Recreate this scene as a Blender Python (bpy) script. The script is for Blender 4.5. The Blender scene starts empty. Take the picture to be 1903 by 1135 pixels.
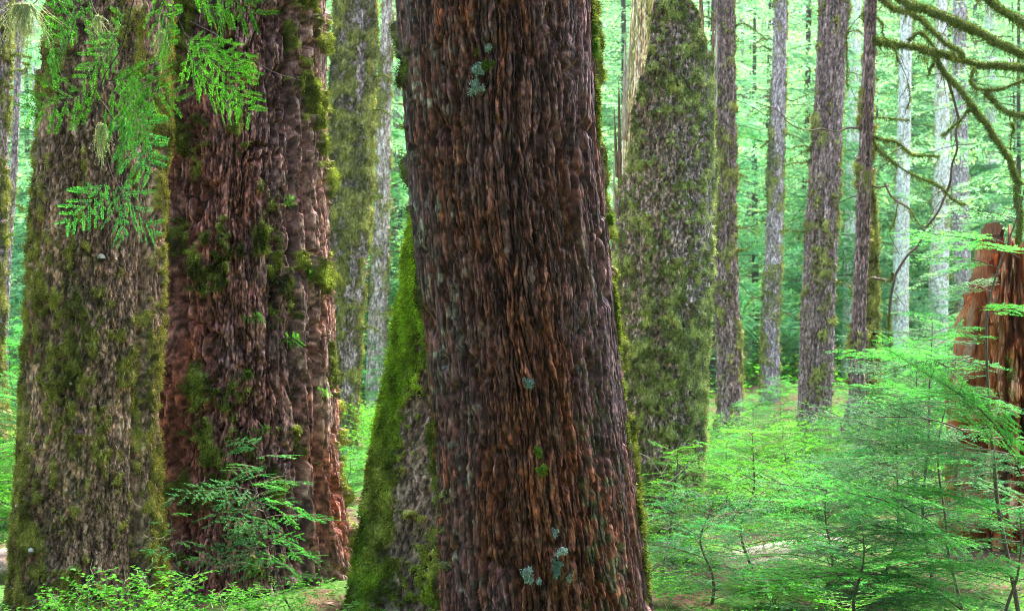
import bpy, math, random
import numpy as np
from mathutils import Vector, Matrix

# ------------------------------------------------------------------ camera, sky, sun, exposure
SC = bpy.context.scene
COL = SC.collection
F, CX, HY, CAMZ = 2643.0, 951.5, 620.0, 1.6          # focal length in photo pixels, centre column, horizon row, eye height

cd = bpy.data.cameras.new('camera'); cam = bpy.data.objects.new('camera', cd); COL.objects.link(cam)
cam.location = (0, 0, CAMZ); cam.rotation_euler = (math.radians(90), 0, 0)
cd.sensor_width = 36; cd.lens = 36 * F / 1903; cd.shift_y = (HY - 567.5) / 1903
cd.clip_start = 0.1; cd.clip_end = 1000
cd.dof.use_dof = True; cd.dof.focus_distance = 7.4; cd.dof.aperture_fstop = 5.0
SC.camera = cam

SUN_EL, SUN_AZ = 58, 28            # azimuth from +Y (behind the trees) towards +X
w = bpy.data.worlds.new('World'); SC.world = w; w.use_nodes = True
nt = w.node_tree; bg = nt.nodes['Background']
sky = nt.nodes.new('ShaderNodeTexSky'); sky.sky_type = 'NISHITA'; sky.sun_disc = False
sky.sun_elevation = math.radians(SUN_EL); sky.sun_rotation = math.radians(SUN_AZ)
sky.air_density = 1.0; sky.dust_density = 3.0; sky.ozone_density = 1.0
nt.links.new(sky.outputs[0], bg.inputs[0]); bg.inputs[1].default_value = 0.15
sl = bpy.data.lights.new('sun', 'SUN'); sun = bpy.data.objects.new('sun', sl); COL.objects.link(sun)
sl.energy = 3.0; sl.angle = math.radians(14); sl.color = (1.0, 0.95, 0.86)
_e, _a = math.radians(SUN_EL), math.radians(SUN_AZ)
sd = Vector((math.sin(_a) * math.cos(_e), math.cos(_a) * math.cos(_e), math.sin(_e)))
sun.rotation_euler = sd.to_track_quat('Z', 'Y').to_euler()
SC.view_settings.view_transform = 'Standard'; SC.view_settings.look = 'None'
SC.view_settings.gamma = 1; SC.view_settings.exposure = 2.6
SC.render.engine = 'CYCLES'
cy = SC.cycles
cy.use_denoising = True; cy.denoising_prefilter = 'NONE'; cy.max_bounces = 7; cy.diffuse_bounces = 4; cy.glossy_bounces = 2
cy.transmission_bounces = 5; cy.volume_bounces = 1; cy.transparent_max_bounces = 8
cy.sample_clamp_indirect = 6; cy.filter_width = 1.0

RNG = np.random.default_rng(7)

def P(px, py, D):
    return np.array([(px - CX) / F * D, D, CAMZ + (HY - py) / F * D])

# ------------------------------------------------------------------ noise
def hsh(ix, iy, s):
    x = (ix.astype(np.int64) * 374761393 + iy.astype(np.int64) * 668265263 + (s * 974634777 + 12345)) & 0xffffffff
    x = ((x ^ (x >> 13)) * 1274126177) & 0xffffffff
    x = ((x ^ (x >> 16)) * 2246822519) & 0xffffffff
    x = x ^ (x >> 15)
    return (x & 0xffffff).astype(np.float32) / 16777216.0

def vn(x, y, s, per=None):
    xi = np.floor(x); yi = np.floor(y); fx = (x - xi); fy = (y - yi)
    xi = xi.astype(np.int64); yi = yi.astype(np.int64)
    x0 = xi % per if per else xi; x1 = (xi + 1) % per if per else xi + 1
    fx = fx * fx * (3 - 2 * fx); fy = fy * fy * (3 - 2 * fy)
    a = hsh(x0, yi, s); b = hsh(x1, yi, s); c = hsh(x0, yi + 1, s); d = hsh(x1, yi + 1, s)
    return (a * (1 - fx) + b * fx) * (1 - fy) + (c * (1 - fx) + d * fx) * fy

def fbm(x, y, s, o=4, per=None):
    t = 0; a = 0.5; n = 0
    for k in range(o):
        t = t + a * vn(x, y, s + k * 17, per); n += a
        x = x * 2; y = y * 2; a *= 0.55
        if per: per *= 2
    return t / n

def cell(x, y, s, per=None, jit=0.9):
    xi = np.floor(x).astype(np.int64); yi = np.floor(y).astype(np.int64)
    F1 = np.full(x.shape, 9.0, np.float32); F2 = F1.copy()
    R = np.zeros(x.shape, np.float32); R2 = R.copy(); DX = R.copy(); DY = R.copy()
    for i in (-1, 0, 1):
        for j in (-1, 0, 1):
            cx = xi + i; cyy = yi + j; cm = cx % per if per else cx
            px = cx + 0.5 + jit * (hsh(cm, cyy, s) - 0.5); py = cyy + 0.5 + jit * (hsh(cm, cyy, s + 1) - 0.5)
            dx = x - px; dy = y - py; d = np.sqrt(dx * dx + dy * dy)
            r = hsh(cm, cyy, s + 2); r2 = hsh(cm, cyy, s + 3)
            m = d < F1
            F2 = np.where(m, F1, np.minimum(F2, d)); F1 = np.where(m, d, F1)
            R = np.where(m, r, R); R2 = np.where(m, r2, R2); DX = np.where(m, dx, DX); DY = np.where(m, dy, DY)
    return F1, F2, R, R2, DX, DY

def mf(U, Z, C, s):
    n = max(3, int(C / 0.022)); return vn(U / C * n, Z / 0.03, s + 631, n) - 0.5

def ss(a, b, x):
    t = np.clip((x - a) / (b - a), 0, 1); return t * t * (3 - 2 * t)

def ramp(t, stops):
    xs = [s[0] for s in stops]
    return np.stack([np.interp(t, xs, [s[1][k] for s in stops]) for k in range(3)], -1)

def mixc(a, b, m):
    return a + (np.asarray(b) - a) * m[..., None]

# ------------------------------------------------------------------ object helpers
def raw_mesh(name, verts, faces4=None, faces3=None, cols=None, mats=(), mat_idx=None, smooth=True):
    me = bpy.data.meshes.new(name)
    verts = np.ascontiguousarray(verts, np.float32).reshape(-1, 3)
    f4 = np.zeros((0, 4), np.int32) if faces4 is None else np.asarray(faces4, np.int32).reshape(-1, 4)
    f3 = np.zeros((0, 3), np.int32) if faces3 is None else np.asarray(faces3, np.int32).reshape(-1, 3)
    me.vertices.add(len(verts)); me.vertices.foreach_set('co', verts.ravel())
    idx = np.concatenate([f4.ravel(), f3.ravel()]); n4, n3 = len(f4), len(f3)
    me.loops.add(len(idx)); me.loops.foreach_set('vertex_index', idx)
    me.polygons.add(n4 + n3)
    st = np.concatenate([np.arange(n4) * 4, n4 * 4 + np.arange(n3) * 3]).astype(np.int32)
    me.polygons.foreach_set('loop_start', st)
    me.polygons.foreach_set('loop_total', np.concatenate([np.full(n4, 4), np.full(n3, 3)]).astype(np.int32))
    me.polygons.foreach_set('use_smooth', np.full(n4 + n3, smooth))
    for m in mats: me.materials.append(m)
    if mat_idx is not None: me.polygons.foreach_set('material_index', np.asarray(mat_idx, np.int32))
    me.update(calc_edges=True)
    if cols is not None:
        c = np.ones((len(verts), 4), np.float32); c[:, :3] = cols
        at = me.color_attributes.new('Col', 'FLOAT_COLOR', 'POINT'); at.data.foreach_set('color', c.ravel())
    return me

def link(name, me, parent=None):
    o = bpy.data.objects.new(name, me); COL.objects.link(o)
    if parent is not None: o.parent = parent
    return o

def thing(name, label, cat, loc=(0, 0, 0), group=None):
    o = bpy.data.objects.new(name, None); COL.objects.link(o)
    o.location = loc; o.empty_display_size = 0.1
    o['label'] = label; o['category'] = cat
    if group: o['group'] = group
    return o

def part(name, me, parent):
    """world-space mesh put under its thing (mesh shifted so the thing's base is the origin)"""
    o = link(name, me, parent)
    me.transform(Matrix.Translation(-parent.location)); return o

# ------------------------------------------------------------------ materials
def mat_base(name):
    m = bpy.data.materials.new(name); m.use_nodes = True
    n = m.node_tree; b = n.nodes['Principled BSDF']; return m, n, b

def mat_bark(name, rough=0.72, spec=0.35, bump=0.004, scale=90, stretch=0.45):
    m, n, b = mat_base(name); L = n.links
    at = n.nodes.new('ShaderNodeAttribute'); at.attribute_name = 'Col'
    tc = n.nodes.new('ShaderNodeTexCoord'); mp = n.nodes.new('ShaderNodeMapping'); mp.inputs['Scale'].default_value = (1, 1, stretch)
    L.new(tc.outputs['Object'], mp.inputs[0])
    no = n.nodes.new('ShaderNodeTexNoise'); no.inputs['Scale'].default_value = scale; no.inputs['Detail'].default_value = 5; no.inputs['Roughness'].default_value = 0.65
    L.new(mp.outputs[0], no.inputs['Vector'])
    mr = n.nodes.new('ShaderNodeMapRange'); mr.inputs['From Min'].default_value = 0.25; mr.inputs['From Max'].default_value = 0.75
    mr.inputs['To Min'].default_value = 0.4; mr.inputs['To Max'].default_value = 1.6
    L.new(no.outputs['Fac'], mr.inputs['Value'])
    mx = n.nodes.new('ShaderNodeVectorMath'); mx.operation = 'SCALE'
    L.new(at.outputs['Color'], mx.inputs[0]); L.new(mr.outputs[0], mx.inputs['Scale']); L.new(mx.outputs[0], b.inputs['Base Color'])
    bu = n.nodes.new('ShaderNodeBump'); bu.inputs['Strength'].default_value = 0.8; bu.inputs['Distance'].default_value = bump
    L.new(no.outputs['Fac'], bu.inputs['Height']); L.new(bu.outputs[0], b.inputs['Normal'])
    b.inputs['Roughness'].default_value = rough; b.inputs['Specular IOR Level'].default_value = spec
    return m

def mat_leaf(name, col, trans, mixf=0.45, rough=0.5, var=0.35):
    m, n, b = mat_base(name); L = n.links
    at = n.nodes.new('ShaderNodeAttribute'); at.attribute_name = 'Col'
    oi = n.nodes.new('ShaderNodeObjectInfo')
    mr = n.nodes.new('ShaderNodeMapRange'); mr.inputs['To Min'].default_value = 1 - var; mr.inputs['To Max'].default_value = 1 + var
    L.new(oi.outputs['Random'], mr.inputs['Value'])
    def scaled(c):
        v = n.nodes.new('ShaderNodeVectorMath'); v.operation = 'MULTIPLY'; v.inputs[0].default_value = c
        L.new(at.outputs['Color'], v.inputs[1])
        s = n.nodes.new('ShaderNodeVectorMath'); s.operation = 'SCALE'; L.new(v.outputs[0], s.inputs[0]); L.new(mr.outputs[0], s.inputs['Scale']); return s
    a = scaled(col); t = scaled(trans)
    L.new(a.outputs[0], b.inputs['Base Color']); b.inputs['Roughness'].default_value = rough; b.inputs['Specular IOR Level'].default_value = 0.06
    tr = n.nodes.new('ShaderNodeBsdfTranslucent'); L.new(t.outputs[0], tr.inputs['Color'])
    mx = n.nodes.new('ShaderNodeMixShader'); mx.inputs[0].default_value = mixf
    L.new(b.outputs[0], mx.inputs[1]); L.new(tr.outputs[0], mx.inputs[2])
    L.new(mx.outputs[0], n.nodes['Material Output'].inputs['Surface'])
    return m

M_BARK = mat_bark('bark', 0.70, 0.35)
M_BARK_DRY = mat_bark('bark_dry', 0.8, 0.25)
M_BARK_FAR = mat_bark('bark_far', 0.8, 0.3, 0.006, 30, 0.35)
M_WOOD = mat_bark('rotten_wood', 0.85, 0.12, 0.006, 90, 0.22)
M_TWIG = mat_bark('twig', 0.75, 0.3, 0.001, 120, 1.0)
M_MOSS = mat_leaf('moss', (1, 1, 1), (1.0, 1.05, 0.7), 0.25, 0.8, 0.0)
M_LICH = mat_leaf('lichen', (1, 1, 1), (1, 1, 1), 0.3, 0.9, 0.0)
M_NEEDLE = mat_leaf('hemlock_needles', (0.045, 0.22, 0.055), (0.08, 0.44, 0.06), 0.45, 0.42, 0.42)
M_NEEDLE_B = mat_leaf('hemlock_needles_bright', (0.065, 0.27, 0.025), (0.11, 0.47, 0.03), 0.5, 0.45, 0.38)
M_NEEDLE_F = mat_leaf('hemlock_needles_far', (0.18, 0.41, 0.21), (0.27, 0.61, 0.29), 0.5, 0.5, 0.25)  # pale green carries part of the distance haze in its colour
M_NEEDLE_S = mat_leaf('hemlock_needles_shade', (0.03, 0.15, 0.055), (0.05, 0.29, 0.07), 0.4, 0.5, 0.4)  # darker needle copy; shade of the understorey pockets is put into the colour
M_NEEDLE_BLOCK = mat_leaf('hemlock_needles_block', (0.03, 0.10, 0.035), (0.04, 0.16, 0.03), 0.35, 0.5, 0.2)  # darkened for the added crowns behind the camera, to cut their light bounce
M_LEAF = mat_leaf('huckleberry_leaf', (0.07, 0.33, 0.02), (0.14, 0.56, 0.03), 0.5, 0.4, 0.2)
M_FUNG = mat_bark('fungus', 0.5, 0.4, 0.001, 60, 1.0)

# ------------------------------------------------------------------ foliage generators
class Geo:
    """collects quads, triangles and tubes for one mesh"""
    def __init__(s): s.v = []; s.f4 = []; s.f3 = []; s.c = []; s.m4 = []; s.m3 = []; s.n = 0
    def quads(s, q, col, mi=0):
        q = np.asarray(q, np.float32).reshape(-1, 4, 3); k = len(q)
        if k == 0: return
        s.v.append(q.reshape(-1, 3)); s.f4.append(np.arange(k * 4).reshape(-1, 4) + s.n)
        c = np.broadcast_to(np.asarray(col, np.float32).reshape(-1, 1, 3), (k, 4, 3)).reshape(-1, 3)
        s.c.append(c); s.m4.append(np.full(k, mi)); s.n += k * 4
    def tris(s, q, col, mi=0):
        q = np.asarray(q, np.float32).reshape(-1, 3, 3); k = len(q)
        if k == 0: return
        s.v.append(q.reshape(-1, 3)); s.f3.append(np.arange(k * 3).reshape(-1, 3) + s.n)
        c = np.broadcast_to(np.asarray(col, np.float32).reshape(-1, 1, 3), (k, 3, 3)).reshape(-1, 3)
        s.c.append(c); s.m3.append(np.full(k, mi)); s.n += k * 3
    def tube(s, pts, rad, n=5, col=(0.1, 0.07, 0.05), mi=0):
        pts = np.asarray(pts, float); k = len(pts); rad = np.broadcast_to(np.asarray(rad, float), (k,))
        t = np.gradient(pts, axis=0); t /= np.linalg.norm(t, axis=1)[:, None] + 1e-9
        ref = np.array([0.13, 0.2, 1.0]) if abs(t[:, 2]).mean() < 0.8 else np.array([1.0, 0.1, 0.1])
        a = np.cross(t, ref); a /= np.linalg.norm(a, axis=1)[:, None] + 1e-9; b = np.cross(t, a)
        th = np.arange(n) * 2 * math.pi / n
        ring = pts[:, None] + rad[:, None, None] * (np.cos(th)[None, :, None] * a[:, None] + np.sin(th)[None, :, None] * b[:, None])
        i = np.arange(k - 1)[:, None] * n; j = np.arange(n)[None]
        f = np.stack([i + j, i + (j + 1) % n, i + n + (j + 1) % n, i + n + j], -1).reshape(-1, 4)
        s.v.append(ring.reshape(-1, 3)); s.f4.append(f + s.n); s.m4.append(np.full(len(f), mi))
        s.c.append(np.broadcast_to(np.asarray(col, np.float32).reshape(-1, 3) if np.ndim(col) == 1 else np.repeat(col, n, 0), (k * n, 3))); s.n += k * n
    def mesh(s, name, mats, smooth=True, M=None):
        v = np.concatenate(s.v)
        if M is not None: v = v @ np.array(M.to_3x3()).T + np.array(M.translation)
        f4 = np.concatenate(s.f4) if s.f4 else None; f3 = np.concatenate(s.f3) if s.f3 else None
        mi = np.concatenate(s.m4 + s.m3)
        return raw_mesh(name, v, f4, f3, np.concatenate(s.c), mats, mi, smooth)

def smooth_path(pts, n):
    pts = np.asarray(pts, float); d = np.r_[0, np.cumsum(np.linalg.norm(np.diff(pts, axis=0), axis=1))]
    u = np.linspace(0, d[-1], n)
    # Catmull-Rom
    out = []
    for x in u:
        i = min(np.searchsorted(d, x, side='right') - 1, len(pts) - 2); i = max(i, 0)
        t = (x - d[i]) / (d[i + 1] - d[i] + 1e-9)
        p0 = pts[max(i - 1, 0)]; p1 = pts[i]; p2 = pts[i + 1]; p3 = pts[min(i + 2, len(pts) - 1)]
        out.append(0.5 * ((2 * p1) + (-p0 + p2) * t + (2 * p0 - 5 * p1 + 4 * p2 - p3) * t * t + (-p0 + 3 * p1 - 3 * p2 + p3) * t ** 3))
    return np.array(out)

def needles(base, dirn, n, ln, wd, rng, colf, spread=62):
    """two flat rows of needles along straight twigs; base,dirn (k,3); n needles per side; returns quads, cols"""
    k = len(base); out = []; cols = []
    up = np.array([0, 0, 1.0])
    side = np.cross(dirn, up); sl = np.linalg.norm(side, axis=1)[:, None]; side = side / (sl + 1e-9)
    L = np.linalg.norm(dirn, axis=1)[:, None]; d = dirn / (L + 1e-9)
    t = (np.arange(n) + 0.5) / n
    for sg in (-1, 1):
        tt = t[None] + rng.uniform(-0.4, 0.4, (k, n)) / n
        p = base[:, None] + dirn[:, None] * tt[..., None]
        a = np.radians(spread + rng.uniform(-16, 16, (k, n)))[..., None]
        nd = d[:, None] * np.cos(a) + sg * side[:, None] * np.sin(a) + up * rng.uniform(-0.25, 0.12, (k, n, 1))
        l = ln * rng.uniform(0.65, 1.1, (k, n, 1)) * (1 - 0.35 * tt[..., None] ** 3)
        wv = np.cross(nd, up + rng.normal(0, 0.35, (k, n, 3))); wv /= np.linalg.norm(wv, axis=-1, keepdims=True) + 1e-9
        q = np.stack([p, p + nd * l * 0.5 + wv * wd, p + nd * l, p + nd * l * 0.5 - wv * wd], 2)
        out.append(q.reshape(-1, 4, 3))
        cols.append(np.repeat(colf(k), n, 0))
    return np.concatenate(out), np.concatenate(cols)

def bough(g, L, rng, lod='near', M=None, droop=0.12, matn=0, matt=1, width=0.42, tip=0.3):
    """hemlock bough along +Y, flat in XY"""
    Mr = np.eye(3) if M is None else M[0]; Mt = np.zeros(3) if M is None else M[1]
    def X(p): return p @ Mr.T + Mt
    sx = rng.uniform(-0.1, 0.1) * L
    def axis(t): return np.stack([sx * np.sin(t * 2.6) + 0 * t, t * L, -droop * L * t * t + 0.03 * L * np.sin(t * 5)], -1)
    bold = lod == 'bold'
    if bold: lod = 'near'
    near = lod == 'near'; mid = lod == 'mid'
    sp = {'near': 0.045, 'mid': 0.06, 'far': 0.11}[lod]
    sp = min(sp, 0.02 + 0.04 * L)
    if bold: sp = 0.023; width = 0.46
    n2 = max(6, int(L / sp)); t = np.linspace(0.10, 0.97, n2)
    tone_b = rng.uniform(0.8, 1.15)
    B2 = []; D2 = []
    for i, tt in enumerate(t):
        if rng.random() < 0.08: continue
        sg = 1 if i % 2 else -1
        env = min(1, (tt + 0.12) / 0.38) ** 0.8 * (1 - tt) ** 0.72 + 0.06
        l2 = L * width * env * rng.uniform(0.65, 1.2)
        a = math.radians(rng.uniform(46, 64) - 12 * tt)
        d = np.array([sg * math.sin(a), math.cos(a), rng.uniform(-0.18, 0.06)]) * l2
        B2.append(axis(np.array(tt))); D2.append(d)
    B2 = np.array(B2); D2 = np.array(D2)
    B3 = []; D3 = []; N = []
    for b, d in zip(B2, D2):
        l2 = np.linalg.norm(d); u = d / l2
        sd = np.cross(u, [0, 0, 1.0]); sd /= np.linalg.norm(sd)
        sp3 = {'near': 0.021, 'mid': 0.03, 'far': 0.045}[lod]
        if bold: sp3 = 0.034
        n3 = max(2, int(l2 / sp3)); crv = rng.uniform(-0.1, 0.1)
        for j in range(n3):
            s = (j + 0.7) / (n3 + 0.3)
            if rng.random() < 0.1: continue
            sg = 1 if j % 2 else -1
            l3 = (l2 * (0.26 if bold else 0.40) * (1 - s) ** 0.7 + 0.014) * rng.uniform(0.7, 1.2)
            a = math.radians(rng.uniform(38, 58))
            pos = b + d * s + np.array([0, 0, -0.18 * l2 * s * s])
            B3.append(pos); D3.append((u * math.cos(a) + sg * sd * math.sin(a) + np.array([0, 0, rng.uniform(-0.25, 0.05)])) * l3)
        B3.append(b + d * 0.9 + np.array([0, 0, -0.15 * l2])); D3.append(u * 0.06 * (1 if near else 1.4) + np.array([0, 0, -0.012]))
    B3 = np.array(B3); D3 = np.array(D3); l3 = np.linalg.norm(D3, axis=1)
    def colf(k):
        c = np.ones((k, 3)) * (tone_b * rng.uniform(0.62, 1.3, (k, 1)))
        y = rng.random(k) < 0.28
        c[y] *= np.array([1.5, 1.22, 0.8]); return c
    if lod == 'far':
        sd = np.cross(D3, np.array([0, 0, 1.0]) + rng.normal(0, 0.3, D3.shape)); sd /= np.linalg.norm(sd, axis=1)[:, None] + 1e-9
        wv = 0.012 + 0.09 * l3[:, None]
        q = np.stack([B3, B3 + D3 * 0.45 + sd * wv, B3 + D3 * 1.05, B3 + D3 * 0.45 - sd * wv], 1)
        g.quads(X(q), colf(len(q)), matn)
    else:
        ln, wd, st = (0.0135, 0.0024, 0.0042) if bold else (0.0150, 0.0026, 0.0062) if near else (0.020, 0.0036, 0.0105)
        # group twigs by needle count
        cnt = np.maximum(2, (l3 / st).astype(int))
        for c in np.unique(cnt):
            m = cnt == c
            q, cc = needles(B3[m], D3[m], int(c), ln, wd, rng, colf); g.quads(X(q), cc, matn)
        l2 = np.linalg.norm(D2, axis=1); cnt = np.maximum(3, (l2 / (st * 1.3)).astype(int))
        for c in np.unique(cnt):
            m = cnt == c
            q, cc = needles(B2[m], D2[m] + np.array([0, 0, -0.1]) * l2[m][:, None], int(c), ln * 0.9, wd, rng, colf); g.quads(X(q), cc, matn)
    br = np.array([0.09, 0.055, 0.04]) * rng.uniform(0.7, 1.6)
    tt = np.linspace(0, 1, 10); r0 = 0.0045 * max(L, 0.4) ** 0.8 * (1 if lod != 'far' else 1.6)
    g.tube(X(axis(tt)), r0 * (1 - 0.85 * tt), 5 if near else 3, br, matt)
    if lod != 'far':
        for b, d in zip(B2, D2):
            g.tube(X(np.stack([b, b + d * 0.5 + [0, 0, -0.03 * np.linalg.norm(d)], b + d * 0.97 + [0, 0, -0.16 * np.linalg.norm(d)]])), np.array([0.0016, 0.0012, 0.0006]), 3, br * 1.2, matt)

def frame(base, tip, up=(0, 0, 1), roll=0.0):
    base = np.asarray(base, float); y = np.asarray(tip, float) - base; L = np.linalg.norm(y); y /= L
    x = np.cross(y, up); x /= np.linalg.norm(x); z = np.cross(x, y)
    if roll:
        c, s = math.cos(roll), math.sin(roll); x, z = x * c + z * s, z * c - x * s
    return np.stack([x, y, z], 1), base, L

BOUGHS = {}
def bough_mesh(kind, i, mats, Lc=1.0):
    key = (kind, i, Lc)
    if key not in BOUGHS:
        rng = np.random.default_rng(100 + i * 7 + len(kind)); g = Geo()
        bough(g, Lc, rng, kind.split('_')[0], droop=rng.uniform(0.05, 0.2), width=rng.uniform(0.36, 0.5))
        BOUGHS[key] = g.mesh('bough_' + kind, mats)
    return BOUGHS[key]

def put_bough(root, base, tip, kind='near', i=0, mats=None, roll=0.0, wide=1.0):
    R, b, L = frame(base, tip, roll=roll)
    Lc = min((0.14, 0.32, 0.6, 1.0), key=lambda q: abs(math.log(q / L)))
    me = bough_mesh(kind, i, mats or (M_NEEDLE, M_TWIG), Lc); L = L / Lc
    o = link('bough', me, root)
    M = Matrix.Identity(4)
    for r in range(3):
        M[r][0] = R[r, 0] * L * wide; M[r][1] = R[r, 1] * L; M[r][2] = R[r, 2] * L; M[r][3] = b[r] - root.location[r]
    o.matrix_local = M
    return o

# ------------------------------------------------------------------ ground
def gz(x, y):
    x = np.asarray(x, float); y = np.asarray(y, float)
    z = 0.30 * (fbm(x / 6 + 50, y / 6 + 50, 3, 3) - 0.5) * np.clip((np.hypot(x, y) - 6) / 14, 0.15, 1) * 2
    z = z + 0.10 * (fbm(x / 0.9 + 90, y / 0.9 + 70, 5, 3) - 0.5)
    z = z + 0.02 * np.clip(y - 14, 0, 200)
    return z
def gz1(x, y): return float(gz(np.array([x]), np.array([y]))[0])

def make_ground():
    def axis(a, b, step, far, grow):
        c = list(np.arange(a, b, step)); s = step
        v = b
        while v < far: c.append(v); s *= grow; v += s
        s = step; v = a - step; lo = []
        while v > -far: lo.append(v); s *= grow; v -= s
        return np.array(lo[::-1] + c)
    xs = axis(-7, 9, 0.05, 400, 1.12); ys = axis(4, 20, 0.05, 400, 1.12)
    X, Y = np.meshgrid(xs, ys); Z = gz(X, Y)
    Z = Z + 0.02 * (fbm(X / 0.12, Y / 0.12, 9, 3) - 0.5)
    t = fbm(X / 0.5 + 5, Y / 0.5, 21, 4)
    c = ramp(t, [(0.3, (0.06, 0.035, 0.022)), (0.45, (0.11, 0.065, 0.04)), (0.52, (0.05, 0.10, 0.02)), (0.7, (0.07, 0.17, 0.03))])
    v = np.stack([X, Y, Z], -1).reshape(-1, 3); ny, nx = X.shape
    i = np.arange(ny - 1)[:, None] * nx + np.arange(nx - 1)[None]
    f = np.stack([i, i + 1, i + nx + 1, i + nx], -1)
    me = raw_mesh('forest_floor', v, f, None, c.reshape(-1, 3), [mat_bark('forest_floor', 0.9, 0.1, 0.02, 14, 1.0)])
    o = link('forest_floor', me); o['kind'] = 'structure'
make_ground()

# ------------------------------------------------------------------ bark
TINT = (1.22, 0.98, 1.04)
MOSS_A = [(0.0, (0.035, 0.038, 0.010)), (0.45, (0.11, 0.115, 0.022)), (1.0, (0.30, 0.30, 0.07))]
MOSS_B = [(0.0, (0.05, 0.07, 0.012)), (0.4, (0.12, 0.19, 0.02)), (1.0, (0.30, 0.44, 0.04))]

def bark_main(U, V, C, s, P_):
    """P_: l1 size, l1 depth, l2 size, l2 depth, warp"""
    (a1, b1), d1, (a2, b2), d2, wp = P_
    def cnt(x): return max(3, int(round(C / x)))
    n = cnt(0.25); W1 = fbm(U / C * n, V / 0.6, s, 3, n) - 0.5
    n = cnt(0.07); W2 = fbm(U / C * n, V / 0.10, s + 31, 3, n) - 0.5
    W3 = fbm(U / C * n, V / 0.10, s + 57, 3, n) - 0.5
    n = cnt(0.02); W4 = fbm(U / C * n, V / 0.025, s + 61, 2, n) - 0.5
    Uw = U + wp * (0.08 * W1 + 0.020 * W2 + 0.014 * W4); Vw = V + wp * (0.035 * W3 + 0.015 * W4) + 0.1 * W1
    n = cnt(a1); F1, F2, r1, r1b, dx, dy = cell(Uw / C * n, Vw / b1, s + 3, n)
    e1 = F2 - F1; plate = ss(0.0, 0.13, e1)
    n = cnt(a1 * 2.3); X1, X2, q1, q1b, _, _ = cell(Uw / C * n + 0.3, Vw / (b1 * 2.6) + 7, s + 203, n)
    big = ss(0.0, 0.11, X2 - X1)                                   # long continuous fissures
    n = cnt(a2); G1, G2, r2, r2b, ex, ey = cell((Uw + 0.02 * W3) / C * n, Vw / b2, s + 9, n)
    e2 = ss(0.0, 0.20, G2 - G1)
    n = cnt(a2 * 0.42); H1, H2, r3, r3b, gx, gy = cell(Uw / C * n, Vw / (b2 * 0.4), s + 15, n)
    fib = fbm(U / C * cnt(0.012), V / 0.05, s + 71, 3, cnt(0.012))
    n = cnt(0.030); h_ = fbm((Uw + 0.012 * W2) / C * n, Vw / 0.13, s + 401, 4, n) + 0.25 * (r2 - 0.5)
    lay = h_ * 10; fl = np.floor(lay); fr = lay - fl; stp = fl + ss(0.86, 1.0, fr)
    rl = hsh(fl.astype(np.int64), np.floor(r1 * 977).astype(np.int64), s + 5)
    n = cnt(0.040); ck = fbm(Uw / C * n, Vw / 0.75, s + 501, 4, n); ck = ss(0.0, 0.035, np.abs(ck - 0.5)); plate = plate * ck
    fk = 1 - 0.6 * ss(0.5, 1.05, np.abs(U / C * 2 * math.pi)); d2 = d2 * fk
    disp = d1 * (plate * 0.75 + 0.22 * r1) + d1 * 0.7 * (big - 1) + plate * d2 * 0.20 * (stp - 5)
    disp = disp + plate * d2 * ((r2 - 0.5) * 0.65 + (-ey) * (0.1 + 0.4 * r2b) + ex * (r2b - 0.5) * 0.8) + d2 * 0.9 * (e2 - 1)
    disp = disp + d2 * (0.45 * (r3 - 0.5) - 0.15 * gy * r3b + 0.30 * (fib - 0.5))
    e3 = ss(0.0, 0.25, H2 - H1)
    r2 = np.clip(0.28 * r2 + 0.30 * rl + 0.42 * r3 + 0.2 * ss(0.7, 0.95, fr) * plate - 0.06, 0, 1)
    return disp, plate * big, r1, r2, r2b, r3, W1, fib

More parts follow.
